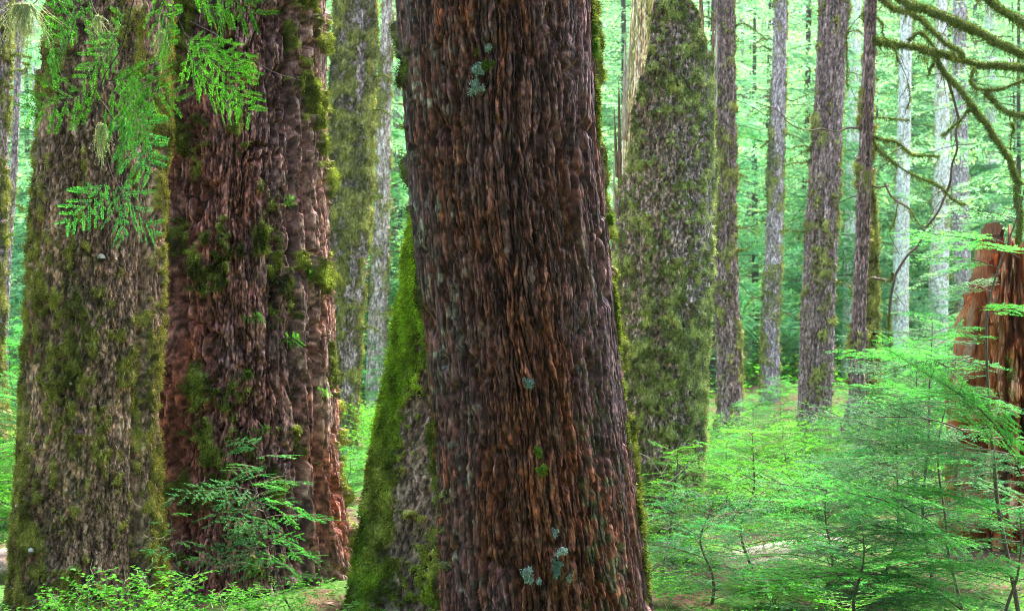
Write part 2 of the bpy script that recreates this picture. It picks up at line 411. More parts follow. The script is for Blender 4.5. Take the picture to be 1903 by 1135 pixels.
def trunk_geo(prof, D, nth, zres, style, seed, ztop=12, zbot=-0.35, thspan=105, gain=1.0, tint=TINT):
    """prof: rows (py, left px, right px). returns dict of arrays"""
    pr = sorted(prof, key=lambda p: -p[0])
    zs = np.array([CAMZ + (HY - p[0]) / F * D for p in pr]); xc = np.array([((p[1] + p[2]) / 2 - CX) / F * D for p in pr])
    rr = np.array([(p[2] - p[1]) / 2 / F * D for p in pr]); rr = rr * D / np.sqrt(D * D + rr * rr)
    zframe = CAMZ + HY / F * D + 0.35
    slope = (xc[-1] - xc[0]) / (zs[-1] - zs[0])
    z = np.concatenate([np.arange(zbot, min(zframe, ztop), zres), np.arange(min(zframe, ztop), ztop, zres * 25)])
    from numpy import interp
    cx = interp(z, zs, xc); cx = np.where(z > zs[-1], xc[-1] + (z - zs[-1]) * slope, cx)
    sl0 = (xc[1] - xc[0]) / (zs[1] - zs[0]); cx = np.where(z < zs[0], xc[0] + (z - zs[0]) * sl0, cx)
    r = interp(z, zs, rr); r = np.where(z > zs[-1], rr[-1] * np.maximum(0.5, 1 - 0.025 * (z - zs[-1])), r)
    r = np.where(z < zs[0], rr[0] + (zs[0] - z) * 0.25, r)
    ker = max(3, int(0.12 / zres)); kk = np.ones(ker) / ker
    cx[ker:-ker] = np.convolve(cx, kk, 'same')[ker:-ker]; r[ker:-ker] = np.convolve(r, kk, 'same')[ker:-ker]
    sp = math.radians(thspan); nf = nth; nb = max(8, nth // 8)
    th = np.concatenate([np.linspace(-sp, sp, nf), np.linspace(sp, 2 * math.pi - sp, nb + 2)[1:-1]])
    thw = np.where(th > math.pi, th - 2 * math.pi, th)
    TH, Z = np.meshgrid(thw, z); R = np.broadcast_to(r[:, None], TH.shape); CXX = np.broadcast_to(cx[:, None], TH.shape)
    Rref = float(np.median(rr)); C = 2 * math.pi * Rref
    U = TH * Rref
    disp, col, moss, mcol, Rm = style(U, Z, TH, C, seed, Rref)
    kf = int(C / 0.011); f_ = vn(U / C * kf, Z / 0.022, seed + 811, kf); kg = int(C / 0.02); g_ = vn(U / C * kg + 0.5, Z / 0.05, seed + 813, kg)
    con = 0.22 + 2.6 * (0.55 * f_ + 0.45 * g_) ** 2.2
    con = np.where(moss > 0.4, 0.45 + 1.1 * f_, con)
    col = col * con[..., None] * np.where((moss > 0.4)[..., None], 1.0, np.array(tint)) * gain
    kl = max(3, int(C / 0.07)); disp = disp + np.clip(moss, 0, 1) * 0.06 * (fbm(U / C * kl, Z / 0.09, seed + 555, 2, kl) - 0.45)
    RR = R * Rm + disp + 0.005 * (f_ - 0.5)
    X = CXX + RR * np.sin(TH); Y = D - RR * np.cos(TH)
    Pt = np.stack([X, Y, Z], -1)
    return dict(gain=gain, P=Pt, col=np.clip(col, 0, 1), moss=moss, mcol=mcol, TH=TH, Z=Z, D=D, nf=nf, zframe=zframe, U=U, cx=cx, r=r, z=z, nth=len(th))

def trunk_mesh(G, mat, name='trunk', smooth=False):
    Pt = G['P']; nz, nt_ = Pt.shape[:2]
    i = np.arange(nz - 1)[:, None] * nt_; j = np.arange(nt_)[None]; j2 = (j + 1) % nt_
    f = np.stack([i + j, i + j2, i + nt_ + j2, i + nt_ + j], -1).reshape(-1, 4)
    return raw_mesh(name, Pt.reshape(-1, 3), f, None, G['col'].reshape(-1, 3), [mat], smooth=smooth)

def scatter_blades(Pv, Nv, rng, size, col, hang=0.5, wide=0.35, jit=0.01, per=3):
    """small blades at points Pv with normals Nv; returns tri array & colours"""
    k = len(Pv); out = []; cc = []
    for _ in range(per):
        b = Pv + rng.normal(0, jit, (k, 3))
        d = Nv * rng.uniform(0.3, 1.1, (k, 1)) + rng.normal(0, 0.45, (k, 3)) + np.array([0, 0, -1.0]) * rng.uniform(-0.3 * hang, hang, (k, 1)) * 1.2
        d /= np.linalg.norm(d, axis=1)[:, None]
        l = size * rng.uniform(0.5, 1.4, (k, 1))
        s = np.cross(d, rng.normal(0, 1, (k, 3))); s /= np.linalg.norm(s, axis=1)[:, None] + 1e-9
        out.append(np.stack([b - s * l * wide * 0.5, b + s * l * wide * 0.5, b + d * l], 1)); cc.append(col * rng.uniform(0.6, 1.5, (k, 1)))
    return np.concatenate(out), np.concatenate(cc)

def moss_part(G, root, n, rng, size=0.011, per=3, thr=0.25, hang=0.5, wide=0.4, name='moss', zmax=None):
    Pt = G['P']; m = G['moss'].copy(); zf = G['zframe'] if zmax is None else zmax
    m[G['Z'] > zf] = 0; m[:, G['nf']:] = 0; m[m < thr] = 0
    w_ = m.ravel().astype(np.float64); tot = w_.sum()
    if tot <= 0: return
    idx = rng.choice(len(w_), size=min(n, int((w_ > 0).sum())), replace=True, p=w_ / tot)
    TH = G['TH'].ravel()[idx]; Nv = np.stack([np.sin(TH), -np.cos(TH), 0 * TH], -1)
    Pv = Pt.reshape(-1, 3)[idx] + Nv * 0.002
    c = G['mcol'].reshape(-1, 3)[idx] * G['gain']
    t, cc = scatter_blades(Pv, Nv, rng, size, c, hang, wide, size * 0.6, per)
    g = Geo(); g.tris(t, cc); part(name, g.mesh(name, [M_MOSS], False), root)

def pxmap(G_U, TH, Z, cx_of, D): pass

# ---- styles ---------------------------------------------------------------
def blob(TH, Z, th0, z0, rt, rz):
    return np.exp(-(((TH - th0) / rt) ** 2 + ((Z - z0) / rz) ** 2))

def st_main(U, Z, TH, C, s, R):
    disp, pl, r1, r2, r2b, r3, W1, fib = bark_main(U, Z, C, s, ((0.050, 0.50), 0.042, (0.022, 0.15), 0.010, 0.8))
    n = max(3, int(C / 0.35)); big = fbm(U / C * n, Z / 0.7, s + 91, 4, n)
    t = np.clip(0.5 * r2 + 0.28 * r1 + 0.25 * fib - 0.03, 0, 1)
    grey = ramp(t, [(0, (0.045, 0.030, 0.030)), (0.35, (0.105, 0.066, 0.062)), (0.65, (0.17, 0.115, 0.11)), (0.85, (0.30, 0.23, 0.235)), (1, (0.62, 0.52, 0.53))])
    rust = ramp(t, [(0, (0.04, 0.018, 0.012)), (0.35, (0.10, 0.040, 0.022)), (0.65, (0.17, 0.065, 0.03)), (0.85, (0.29, 0.13, 0.07)), (1, (0.50, 0.30, 0.20))])
    # warm middle, grey flanks: bark patches plus side light put into the colour
    m = np.clip(0.35 + 1.9 * (big - 0.5) + 0.62 * np.exp(-((TH - 0.12) / 0.55) ** 2) - 0.15 * (r2b > 0.75) + 0.35 * (r1 > 0.8), 0, 1)
    col = mixc(grey, rust, m)
    orange = ss(0.86, 0.93, r2b) * ss(0.45, 0.6, big) * ss(0.3, 0.8, pl)
    col = mixc(col, (0.34, 0.12, 0.045), orange * 0.75)
    n = max(3, int(C / 0.05)); fine = fbm(U / C * n, Z / 0.06, s + 191, 4, n)
    # green algae
    alg = ss(0.50, 0.62, fine) * np.clip(blob(TH, Z, 0.62, 0.55, 0.35, 0.8) * 1.1 + blob(TH, Z, -1.15, 1.0, 0.4, 3.0) * 0.45 + blob(TH, Z, 0.8, 1.6, 0.3, 1.4) * 0.3, 0, 1)
    col = mixc(col, (0.05, 0.085, 0.028), alg * 0.75)
    lich_sidelight = ss(0.62, 0.70, fine) * np.clip(blob(TH, Z, -1.0, 1.8, 0.45, 2.2) + 0.2, 0, 1) * (r3 > 0.35)  # lichen flecks, thicker on the left flank to carry its grey side light
    col = mixc(col, (0.30, 0.36, 0.27), lich_sidelight * 0.55)
    # moss only on the right rim and a few spots
    n2 = max(3, int(C / 0.16)); patch = fbm(U / C * n2, Z / 0.22, s + 303, 3, n2)
    moss = ss(0.50, 0.60, patch) * ss(1.30, 1.48, TH) * (TH < 1.9)
    moss = np.maximum(moss, ss(0.64, 0.7, patch) * ss(-1.15, -1.4, TH) * 0.8)
    moss = np.maximum(moss, ss(0.66, 0.72, fine) * ss(-0.9, -1.3, TH) * ss(1.4, 0.4, Z))
    mcol = ramp(np.clip(fine * 1.8 - 0.4, 0, 1), MOSS_A) * np.array([1.0, 1.15, 0.8])
    lob = 1 + 0.018 * np.sin(5 * TH + 1.2 * Z) + 0.02 * np.sin(3 * TH + 0.4)
    return disp - 0.034 + 0.022 * moss, mixc(col, mcol, moss * 0.9), moss, mcol, lob

def st_left(U, Z, TH, C, s, R):
    disp, pl, r1, r2, r2b, r3, W1, fib = bark_main(U, Z, C, s, ((0.036, 0.19), 0.012, (0.02, 0.045), 0.009, 1.2))
    n = max(3, int(C / 0.30)); big = fbm(U / C * n, Z / 0.55, s + 91, 4, n)
    n2 = max(3, int(C / 0.05)); fine = fbm(U / C * n2, Z / 0.08, s + 191, 4, n2)
    n3 = max(3, int(C / 0.10)); strk = fbm(U / C * n3, Z / 0.9, s + 11, 4, n3)
    t = np.clip(0.45 * r2 + 0.25 * r1 + 0.35 * fib + 0.25 * (strk - 0.5), 0, 1)
    col = ramp(t, [(0, (0.06, 0.043, 0.035)), (0.4, (0.16, 0.115, 0.09)), (0.7, (0.28, 0.22, 0.18)), (1, (0.60, 0.52, 0.47))])
    tan = ss(0.50, 0.60, fbm(U / C * n, Z / 0.35, s + 923, 4, n))
    col = mixc(col, col * 1.25 + np.array([0.10, 0.078, 0.060]), tan * 0.8)
    red = ss(0.52, 0.62, big) * ss(0.4, -0.9, TH)
    col = mixc(col, ramp(t, [(0, (0.05, 0.022, 0.015)), (0.5, (0.15, 0.07, 0.05)), (1, (0.33, 0.2, 0.16))]), red * 0.6)
    dens = 0.415 + 0.9 * (big - 0.5) + 0.12 * np.exp(-((TH + 0.25) / 0.5) ** 2) + 0.22 * ss(0.85, 1.3, TH) + 0.18 * ss(-1.0, -1.3, TH) + 0.08 * ss(0.9, 0.2, Z)
    dens = dens + 0.5 * (strk - 0.5)
    moss = ss(0.0, 0.12, fine + 0.38 * mf(U, Z, C, s) - (1.0 - dens) - 0.05)
    grn = ss(0.45, 0.6, fbm(U / C * n2, Z / 0.05, s + 77, 3, n2)) * ss(0.35, 0.6, dens) * 0.6
    col = mixc(col, (0.06, 0.085, 0.035), grn)
    mcol = ramp(np.clip(fine * 2 - 0.45 + 0.3 * (r2 - 0.5), 0, 1), MOSS_A) * np.array([1.05, 0.95, 0.9])
    # a deep groove down the left side and one near the right rim
    groove = -0.05 * np.exp(-((TH + 0.98 + 0.06 * np.sin(Z * 2.1)) / 0.07) ** 2) - 0.055 * np.exp(-((TH - 1.02 + 0.05 * np.sin(Z * 1.7 + 1)) / 0.08) ** 2) * ss(2.5, 1.8, Z)
    groove = groove - 0.02 * np.exp(-((TH + 0.1 - 0.05 * np.sin(Z * 1.1)) / 0.05) ** 2) * ss(1.9, 1.6, Z) * ss(1.0, 1.3, Z)
    lob = 1 + 0.02 * np.sin(4 * TH + 0.9 * Z) + 0.015 * np.sin(7 * TH - 0.6 * Z)
    knob = 0.03 * (big - 0.5)
    return disp - 0.03 + groove + knob + 0.012 * moss, mixc(col, mcol, moss * 0.85), moss * 0.8, mcol, lob

def st_red(U, Z, TH, C, s, R):
    disp, pl, r1, r2, r2b, r3, W1, fib = bark_main(U, Z, C, s, ((0.075, 0.60), 0.046, (0.026, 0.15), 0.012, 0.9))
    n = max(3, int(C / 0.35)); big = fbm(U / C * n, Z / 0.6, s + 91, 4, n)
    n2 = max(3, int(C / 0.06)); fine = fbm(U / C * n2, Z / 0.08, s + 191, 4, n2)
    t = np.clip(0.5 * r2 + 0.2 * r1 + 0.35 * fib - 0.02, 0, 1)
    grey = ramp(t, [(0, (0.05, 0.03, 0.035)), (0.4, (0.15, 0.095, 0.092)), (0.7, (0.29, 0.205, 0.20)), (1, (0.68, 0.58, 0.58))])
    rust = ramp(t, [(0, (0.07, 0.026, 0.020)), (0.4, (0.23, 0.088, 0.062)), (0.7, (0.40, 0.17, 0.12)), (1, (0.62, 0.38, 0.30))])
    m = np.clip(0.46 + 1.8 * (big - 0.5) - 0.45 * ss(-0.2, 0.9, TH) + 0.35 * ss(-0.4, -0.8, TH) + 0.25 * ss(2.2, 0.8, Z) - 0.2 * ss(2.4, 3.4, Z), 0, 1)
    col = mixc(grey, rust, m)
    n3 = max(3, int(C / 0.16)); patch = fbm(U / C * n3, Z / 0.22, s + 303, 4, n3)
    dens = patch + 0.10 * blob(TH, Z, -0.45, 1.9, 0.3, 0.9) + 0.12 * blob(TH, Z, -0.35, 0.8, 0.35, 0.5) + 0.0 * TH + 0.05 * blob(TH, Z, 0.2, 0.9, 0.9, 0.3)
    moss = ss(0.645, 0.70, dens + 0.20 * mf(U, Z, C, s))
    mcol = ramp(np.clip(fine * 2 - 0.5, 0, 1), MOSS_A) * np.array([0.9, 1.05, 0.8])
    # big torn gap on the left and long fissures on the right flank
    wob = 0.05 * np.sin(Z * 3.1) + 0.02 * np.sin(Z * 7.3 + 1)
    gap = -0.10 * np.exp(-((TH + 0.47 + wob) / 0.055) ** 2) * ss(0.2, 0.6, Z) * ss(2.7, 2.2, Z)
    gap = gap - 0.11 * np.exp(-((TH - 0.82 - 0.4 * wob) / 0.05) ** 2) - 0.10 * np.exp(-((TH - 1.08 + 0.3 * wob) / 0.05) ** 2) - 0.05 * np.exp(-((TH - 0.55 - 0.6 * wob) / 0.035) ** 2) * ss(1.0, 2.0, Z)
    gap = gap + 0.05 * np.exp(-((TH + 0.75 + wob) / 0.14) ** 2) * ss(2.9, 2.4, Z)
    lob = 1 + 0.02 * np.sin(4 * TH + 0.5 * Z) + 0.02 * np.sin(6 * TH + 1)
    lob = lob + 0.10 * ss(0.9, 0.1, Z) * (0.5 + 0.5 * np.sin(5 * TH + 0.3))
    n4 = max(3, int(C / 0.22)); bc = fbm((U + 0.03 * W1) / C * n4, Z / 0.62, s + 717, 5, n4)
    gap = gap - 0.075 * (1 - ss(0.0, 0.032, np.abs(bc - 0.5))) - 0.05 * (1 - ss(0.0, 0.022, np.abs(bc - 0.60)))
    knob = 0.07 * (fbm(U / C * n, Z / 1.1, s + 5, 1, n) - 0.5)
    return disp - 0.03 + gap + knob + 0.035 * moss, mixc(col, mcol, moss * 0.9), moss, mcol, lob

def st_butt(U, Z, TH, C, s, R):
    disp, pl, r1, r2, r2b, r3, W1, fib = bark_main(U, Z, C, s, ((0.06, 0.24), 0.010, (0.026, 0.06), 0.007, 1.2))
    n2 = max(3, int(C / 0.07)); fine = fbm(U / C * n2, Z / 0.12, s + 191, 4, n2)
    n3 = max(3, int(C / 0.3)); patch = fbm(U / C * n3, Z / 0.45, s + 303, 4, n3)
    t = np.clip(0.45 * r2 + 0.25 * r1 + 0.4 * fib, 0, 1)
    col = ramp(t, [(0, (0.06, 0.045, 0.038)), (0.5, (0.18, 0.14, 0.125)), (1, (0.45, 0.38, 0.35))])
    bare = 0.24 * np.exp(-((TH + 0.50) / 0.24) ** 2) * ss(1.5, 1.1, Z) * ss(0.15, 0.4, Z) + 0.2 * np.exp(-((TH + 0.2) / 0.16) ** 2) * ss(0.35, 0.6, Z) * ss(1.5, 1.2, Z)
    moss = ss(0.45, 0.50, 0.5 * fine + 0.5 * patch + 0.08 * ss(1.1, 1.5, Z) + 0.42 * mf(U, Z, C, s) + 0.16 * ss(-0.5, -1.0, TH) - bare)
    mcol = ramp(np.clip(fine * 2 - 0.6 + 1.2 * (patch - 0.5) + 0.35 * ss(0.9, 1.5, Z) + 0.25 * blob(TH, Z, -0.3, 0.2, 0.2, 0.25), 0, 1), MOSS_B) * np.array([1.0, 0.95, 0.8])
    mcol = mcol + (ramp(np.clip(fine * 2 - 0.4, 0, 1), MOSS_A) - mcol) * (ss(1.2, 0.7, Z) * ss(0.40, 0.60, patch + 0.25 * (fine - 0.5)) * 0.9)[..., None]
    lob = 1 + 0.05 * ss(1.4, 0.0, Z) * np.sin(6 * TH + 2.0) + 0.02 * np.sin(9 * TH + Z)
    return disp - 0.045 + 0.02 * moss, mixc(col, mcol, moss * 0.92), moss, mcol, lob

def st_snag(U, Z, TH, C, s, R):
    disp, pl, r1, r2, r2b, r3, W1, fib = bark_main(U, Z, C, s, ((0.045, 0.11), 0.010, (0.024, 0.036), 0.010, 1.0))
    n2 = max(3, int(C / 0.07)); fine = fbm(U / C * n2, Z / 0.08, s + 191, 4, n2)
    n3 = max(3, int(C / 0.4)); patch = fbm(U / C * n3, Z / 0.5, s + 303, 4, n3)
    t = np.clip(0.6 * r2 + 0.15 * r1 + 0.3 * fib, 0, 1)
    col = ramp(t, [(0, (0.05, 0.04, 0.04)), (0.4, (0.15, 0.125, 0.125)), (0.7, (0.32, 0.28, 0.29)), (1, (0.80, 0.72, 0.76))])
    moss = ss(0.475, 0.53, 0.6 * fine + 0.4 * patch + 0.46 * mf(U, Z, C, s) + 0.05 * ss(2.0, 1.0, Z) + 0.04 * ss(0.2, -0.8, TH) + 0.05 * ss(3.4, 4.2, Z) + 0.3 * ss(1.25, 1.45, TH) * (patch > 0.5))
    mcol = ramp(np.clip(fine * 2 - 0.5, 0, 1), [(0, (0.05, 0.06, 0.025)), (0.5, (0.13, 0.16, 0.055)), (1, (0.34, 0.38, 0.15))])
    # bare wood strip at upper left, where the bark has fallen away
    zl = CAMZ + HY / F * 11
    edge = -0.30 - (zl - Z) * 0.62 + 0.10 * (fine - 0.5) + 0.05 * np.sin(Z * 9)
    wood = ss(0.03, -0.03, TH - edge) * ss(zl - 1.75, zl - 1.2, Z)
    edge2 = 0.50 + (zl - Z) * 1.6
    wood2 = ss(-0.03, 0.03, TH - edge2 + 0.2 * (fine - 0.5)) * ss(zl - 0.55, zl - 0.35, Z)
    wood = np.maximum(wood, wood2)
    wf = fbm(U / C * int(C / 0.012), Z / 0.5, s + 8, 3, int(C / 0.012))
    wc = ramp(wf, [(0.25, (0.24, 0.19, 0.09)), (0.5, (0.55, 0.46, 0.30)), (0.75, (0.80, 0.72, 0.58))])
    wc = mixc(wc, (0.24, 0.30, 0.06), ss(0.5, 0.65, fbm(U / C * n2, Z / 0.5, s + 18, 3, n2)) * 0.75)
    disp = disp * (1 - wood) + wood * (-0.035 + 0.012 * wf) - 0.07 * wood2
    moss = moss * (1 - wood)
    col = mixc(mixc(col, mcol, moss * 0.9), wc, wood)
    lob = 1 + 0.02 * np.sin(4 * TH + 0.8 * Z)
    return disp + 0.014 * moss, col, moss, mcol, lob

def st_far(kind):
    base = {
        'mossy': [(0, (0.10, 0.08, 0.08)), (0.5, (0.24, 0.20, 0.20)), (1, (0.55, 0.49, 0.54))],
        'brown': [(0, (0.08, 0.056, 0.054)), (0.5, (0.19, 0.135, 0.13)), (1, (0.42, 0.35, 0.36))],
        'grey': [(0, (0.17, 0.14, 0.145)), (0.5, (0.34, 0.29, 0.30)), (1, (0.62, 0.56, 0.60))],
        'pale': [(0, (0.50, 0.48, 0.46)), (0.5, (0.75, 0.73, 0.72)), (1, (0.92, 0.90, 0.90))],
        'dark': [(0, (0.03, 0.025, 0.02)), (0.5, (0.07, 0.05, 0.045)), (1, (0.14, 0.11, 0.10))],
        'tan': [(0, (0.24, 0.19, 0.15)), (0.5, (0.42, 0.35, 0.30)), (1, (0.72, 0.66, 0.62))]}[kind[0]]
    amt = kind[1]
    def f(U, Z, TH, C, s, R):
        a = 0.05 if kind[0] != 'mossy' else 0.06
        disp, pl, r1, r2, r2b, r3, W1, fib = bark_main(U, Z, C, s, ((a * 0.9, a * 8.0), 0.013, (0.03, 0.10), 0.007, 0.8))
        n2 = max(3, int(C / 0.12)); fine = fbm(U / C * n2, Z / 0.16, s + 191, 4, n2)
        n3 = max(3, int(C / 0.6)); patch = fbm(U / C * n3, Z / 1.2, s + 303, 3, n3)
        col = ramp(np.clip(0.5 * r2 + 0.3 * r1 + 0.3 * fib, 0, 1), base)
        moss = ss(0.0, 0.08, 0.55 * fine + 0.45 * patch + 0.25 * mf(U, Z, C, s) + 0.07 * ss(0.3, 1.4, np.abs(TH)) - (0.72 - 0.35 * amt))
        mcol = ramp(np.clip(fine * 2 - 0.5, 0, 1), MOSS_A)
        lob = 1 + 0.02 * np.sin(4 * TH + 0.5 * Z + s) + 0.015 * np.sin(0.9 * Z + s)
        return disp - 0.035 + 0.02 * moss, mixc(col, mcol, moss * 0.85), moss, mcol, lob
    return f

# ------------------------------------------------------------------ the big trunks
def tree(name, label, prof, D, nth, zres, style, seed, mat, nmoss=0, msize=0.011, per=3, hang=0.5, group=None, cat='tree', wide=0.4, **kw):
    mg = kw.get('gain', 1.0)
    G = trunk_geo(prof, D, nth, zres, style, seed, **kw)
    i0 = int(np.argmin(np.abs(G['z'])))
    root = thing(name, label, cat, (float(G['cx'][i0]), D, 0.0), group)
    part('trunk', trunk_mesh(G, mat), root)
    if nmoss: moss_part(G, root, nmoss, np.random.default_rng(seed), msize, per, hang=hang, wide=wide)
    return root, G

def surf(G, px, py, out=0.0):
    """point on a trunk's front surface seen at photo pixel px,py, and the outward normal"""
    D = G['D']; z = CAMZ + (HY - py) / F * D; x = (px - CX) / F * D
    for _ in range(3):
        i = int(np.argmin(np.abs(G['z'] - z))); r = G['r'][i]; s_ = np.clip((x - G['cx'][i]) / r, -0.97, 0.97); th = math.asin(s_)
        j = int(np.argmin(np.abs(G['TH'][0, :G['nf']] - th))); p = G['P'][i, j]
        x = (px - CX) / F * p[1]; z = CAMZ + (HY - py) / F * p[1]
    nrm = np.array([math.sin(th), -math.cos(th), 0]); return p + nrm * out, nrm

main_root, G_main = tree('conifer_trunk', 'thick dark reddish brown trunk with deep furrowed flaky bark in the middle, nearest of all',
    [(0, 742, 1108), (200, 757, 1115), (400, 770, 1131), (600, 793, 1149), (800, 811, 1170), (1000, 817, 1196), (1135, 821, 1215)],
    7.0, 560, 0.0036, st_main, 11, M_BARK, 9000, 0.012, 4, gain=1.15)
left_root, G_left = tree('conifer_trunk', 'grey brown trunk coated with olive moss at the left, pale fungi on its bark',
    [(0, 84, 322), (200, 72, 316), (400, 62, 311), (600, 52, 305), (800, 43, 299), (1000, 30, 303), (1135, 18, 314)],
    8.0, 440, 0.0040, st_left, 23, M_BARK_DRY, 52000, 0.010, 3, gain=1.4, tint=(1.28, 0.98, 0.88))
red_root, G_red = tree('conifer_trunk', 'broad red brown trunk with chunky plated bark and moss pads, behind the left mossy trunk',
    [(0, 300, 598), (200, 292, 599), (400, 284, 602), (600, 280, 611), (800, 272, 621), (900, 268, 628), (1000, 262, 640), (1085, 250, 654)],
    9.3, 460, 0.0048, st_red, 37, M_BARK_DRY, 26000, 0.014, 4, gain=1.45, tint=(1.15, 0.99, 0.95))
butt_root, G_butt = tree('conifer_trunk', 'flared bright green mossy trunk base half hidden behind the dark middle trunk',
    [(0, 792, 940), (300, 776, 945), (400, 768, 952), (500, 748, 965), (600, 734, 975), (700, 717, 985), (800, 697, 1000), (900, 679, 1015), (1000, 664, 1030), (1090, 650, 1045), (1135, 640, 1060)],
    8.45, 360, 0.0045, st_butt, 51, M_BARK_DRY, 46000, 0.019, 4, 0.8, gain=1.8, tint=(1.12, 0.96, 0.90))
snag_root, G_snag = tree('broken_snag', 'wide mossy grey trunk with a splintered bare wood strip, right of the dark middle trunk',
    [(0, 1168, 1308), (100, 1162, 1316), (300, 1150, 1320), (400, 1145, 1320), (600, 1142, 1311), (800, 1138, 1303), (1000, 1132, 1300)],
    11.0, 320, 0.0055, st_snag, 67, M_BARK_DRY, 42000, 0.013, 3, gain=1.5, tint=(1.12, 1.0, 0.98))

# splinters of bare wood standing off the snag
def splinters():
    rng = np.random.default_rng(5)
    segs = [((1322, 260), (1326, 12), 7), ((1330, 200), (1332, 40), 4), ((1316, 330), (1312, 60), 8), ((1310, 180), (1300, -60), 10), ((1326, 340), (1322, 120), 6),
            ((1165, 170), (1172, 75), 7), ((1146, 330), (1142, 205), 5), ((1144, 420), (1140, 300), 6), ((1160, 260), (1162, 60), 9), ((1152, 350), (1150, 150), 7)]
    for k, (a, b, wpx) in enumerate(segs):
        th = 1.15 if a[0] > 1250 else -1.15
        A = P(a[0], a[1], 11.0 - 0.1); B = P(b[0], b[1], 11.0 - 0.08 + rng.uniform(-0.05, 0.05))
        n = 14; t = np.linspace(0, 1, n); c = A[None] * (1 - t)[:, None] + B[None] * t[:, None]
        wd = wpx / F * 11 * 0.5 * (1 - t ** 2.2) * rng.uniform(0.8, 1.2, n) + 0.002
        sx = np.array([1, 0.3 * (1 if th < 0 else -1), 0]); sy = np.array([0.2, -1, 0])
        ring = np.stack([c + sx * wd[:, None], c + sy * wd[:, None] * 0.5, c - sx * wd[:, None], c - sy * wd[:, None] * 0.5], 1)
        i = np.arange(n - 1)[:, None] * 4; j = np.arange(4)[None]
        f = np.stack([i + j, i + (j + 1) % 4, i + 4 + (j + 1) % 4, i + 4 + j], -1).reshape(-1, 4)
        f = np.concatenate([f, [[0, 1, 2, 3]], [[(n - 1) * 4 + q for q in (3, 2, 1, 0)]]])
        cc = ramp(rng.random(n * 4), [(0, (0.40, 0.33, 0.28)), (1, (0.85, 0.80, 0.76))]) if k % 3 else ramp(rng.random(n * 4), [(0, (0.12, 0.08, 0.06)), (1, (0.3, 0.22, 0.18))])
        part('splinter', raw_mesh('splinter', ring.reshape(-1, 3), f, None, cc, [M_WOOD], smooth=False), snag_root)
splinters()

# ------------------------------------------------------------------ trunks farther back
FAR = [
 ('tall trunk speckled with yellow green moss, right beside the broad red brown trunk', [(0, 620, 703), (200, 612, 696), (400, 604, 690), (600, 603, 674), (800, 606, 666), (870, 604, 664)], 17, ('mossy', 0.9)),
 ('pale brown furrowed trunk just right of the moss speckled one', [(0, 708, 733), (200, 699, 730), (400, 693, 726), (600, 682, 721), (780, 675, 716), (870, 666, 714)], 25, ('tan', 0.45)),
 ('slim lilac grey trunk showing behind the pale brown furrowed trunk', [(0, 734, 751), (200, 729, 747), (500, 723, 739), (800, 716, 734)], 33, ('grey', 0.1)),
 ('dark brown trunk with moss down its right side, next right of the broken snag', [(0, 1325, 1367), (200, 1327, 1370), (400, 1325, 1371), (600, 1326, 1377), (760, 1332, 1384)], 20, ('brown', 0.45)),
 ('slim pinkish grey trunk between two thicker ones right of the snag', [(0, 1437, 1465), (200, 1430, 1461), (400, 1423, 1457), (600, 1415, 1450), (740, 1411, 1451)], 27, ('grey', 0.5)),
 ('thick grey brown trunk with fine vertical ridges, widest of the right hand row', [(0, 1521, 1581), (200, 1509, 1570), (400, 1495, 1561), (600, 1485, 1553), (800, 1479, 1546)], 19, ('brown', 0.3)),
 ('narrow dark brown trunk from which the arching mossy limbs grow', [(0, 1604, 1634), (200, 1595, 1628), (400, 1587, 1621), (600, 1579, 1613), (740, 1574, 1612)], 15, ('brown', 0.15)),
 ('mossy olive trunk pressed against the right side of the narrow dark one', [(0, 1606, 1627), (200, 1600, 1621), (330, 1604, 1624), (400, 1610, 1631), (600, 1606, 1634), (760, 1598, 1638)], 15.9, ('dark', 0.7)),
 ('pale whitish trunk behind the hanging bare limb, left one of the white pair', [(0, 1672, 1697), (380, 1662, 1692), (560, 1656, 1690), (740, 1650, 1690)], 34, ('pale', 0.25)),
 ('pale whitish trunk right of the hanging bare limb, right one of the white pair', [(0, 1738, 1760), (300, 1735, 1768), (580, 1722, 1763), (720, 1715, 1760)], 36, ('pale', 0.25)),
 ('mauve brown trunk touching the right side of the right white trunk', [(0, 1769, 1797), (200, 1768, 1799), (400, 1767, 1803), (600, 1775, 1808)], 32.5, ('grey', 0.05)),
 ('faint pale trunk above the red stump', [(0, 1830, 1849), (200, 1828, 1852), (560, 1829, 1862)], 40, ('pale', 0.2)),
 ('grey trunk partly hidden behind the top of the narrow dark trunk', [(0, 1578, 1602), (160, 1574, 1600), (700, 1562, 1586)], 38, ('pale', 0.1)),
 ('thin dark trunk seen between the pinkish trunk and the thick ridged trunk', [(0, 1497, 1509), (250, 1494, 1506), (700, 1466, 1479)], 46, ('dark', 0.1)),
 ('thin distant trunk between the dark brown trunk and the slim pinkish one', [(0, 1371, 1381), (300, 1385, 1396), (620, 1388, 1403)], 44, ('grey', 0.1)),
 ('mossy trunk cut by the left edge of the photo', [(0, -45, 24), (150, -42, 20), (400, -48, 12), (700, -55, 4)], 14, ('mossy', 0.8)),
 ('slanting grey trunk beside the mossy trunk at the left edge', [(0, 26, 47), (150, 22, 43), (250, 19, 38), (400, 12, 30), (520, 5, 22), (760, -8, 12)], 20, ('grey', 0.2)),
 ('slender pale trunk just left of the left mossy trunk', [(0, 60, 72), (400, 54, 65), (700, 48, 62)], 31, ('pale', 0.1)),
 ('tan trunk half hidden left of the leaning lilac grey trunk', [(0, 1128, 1140), (300, 1120, 1134), (700, 1110, 1124)], 40, ('tan', 0.2)),
]
G_far = []
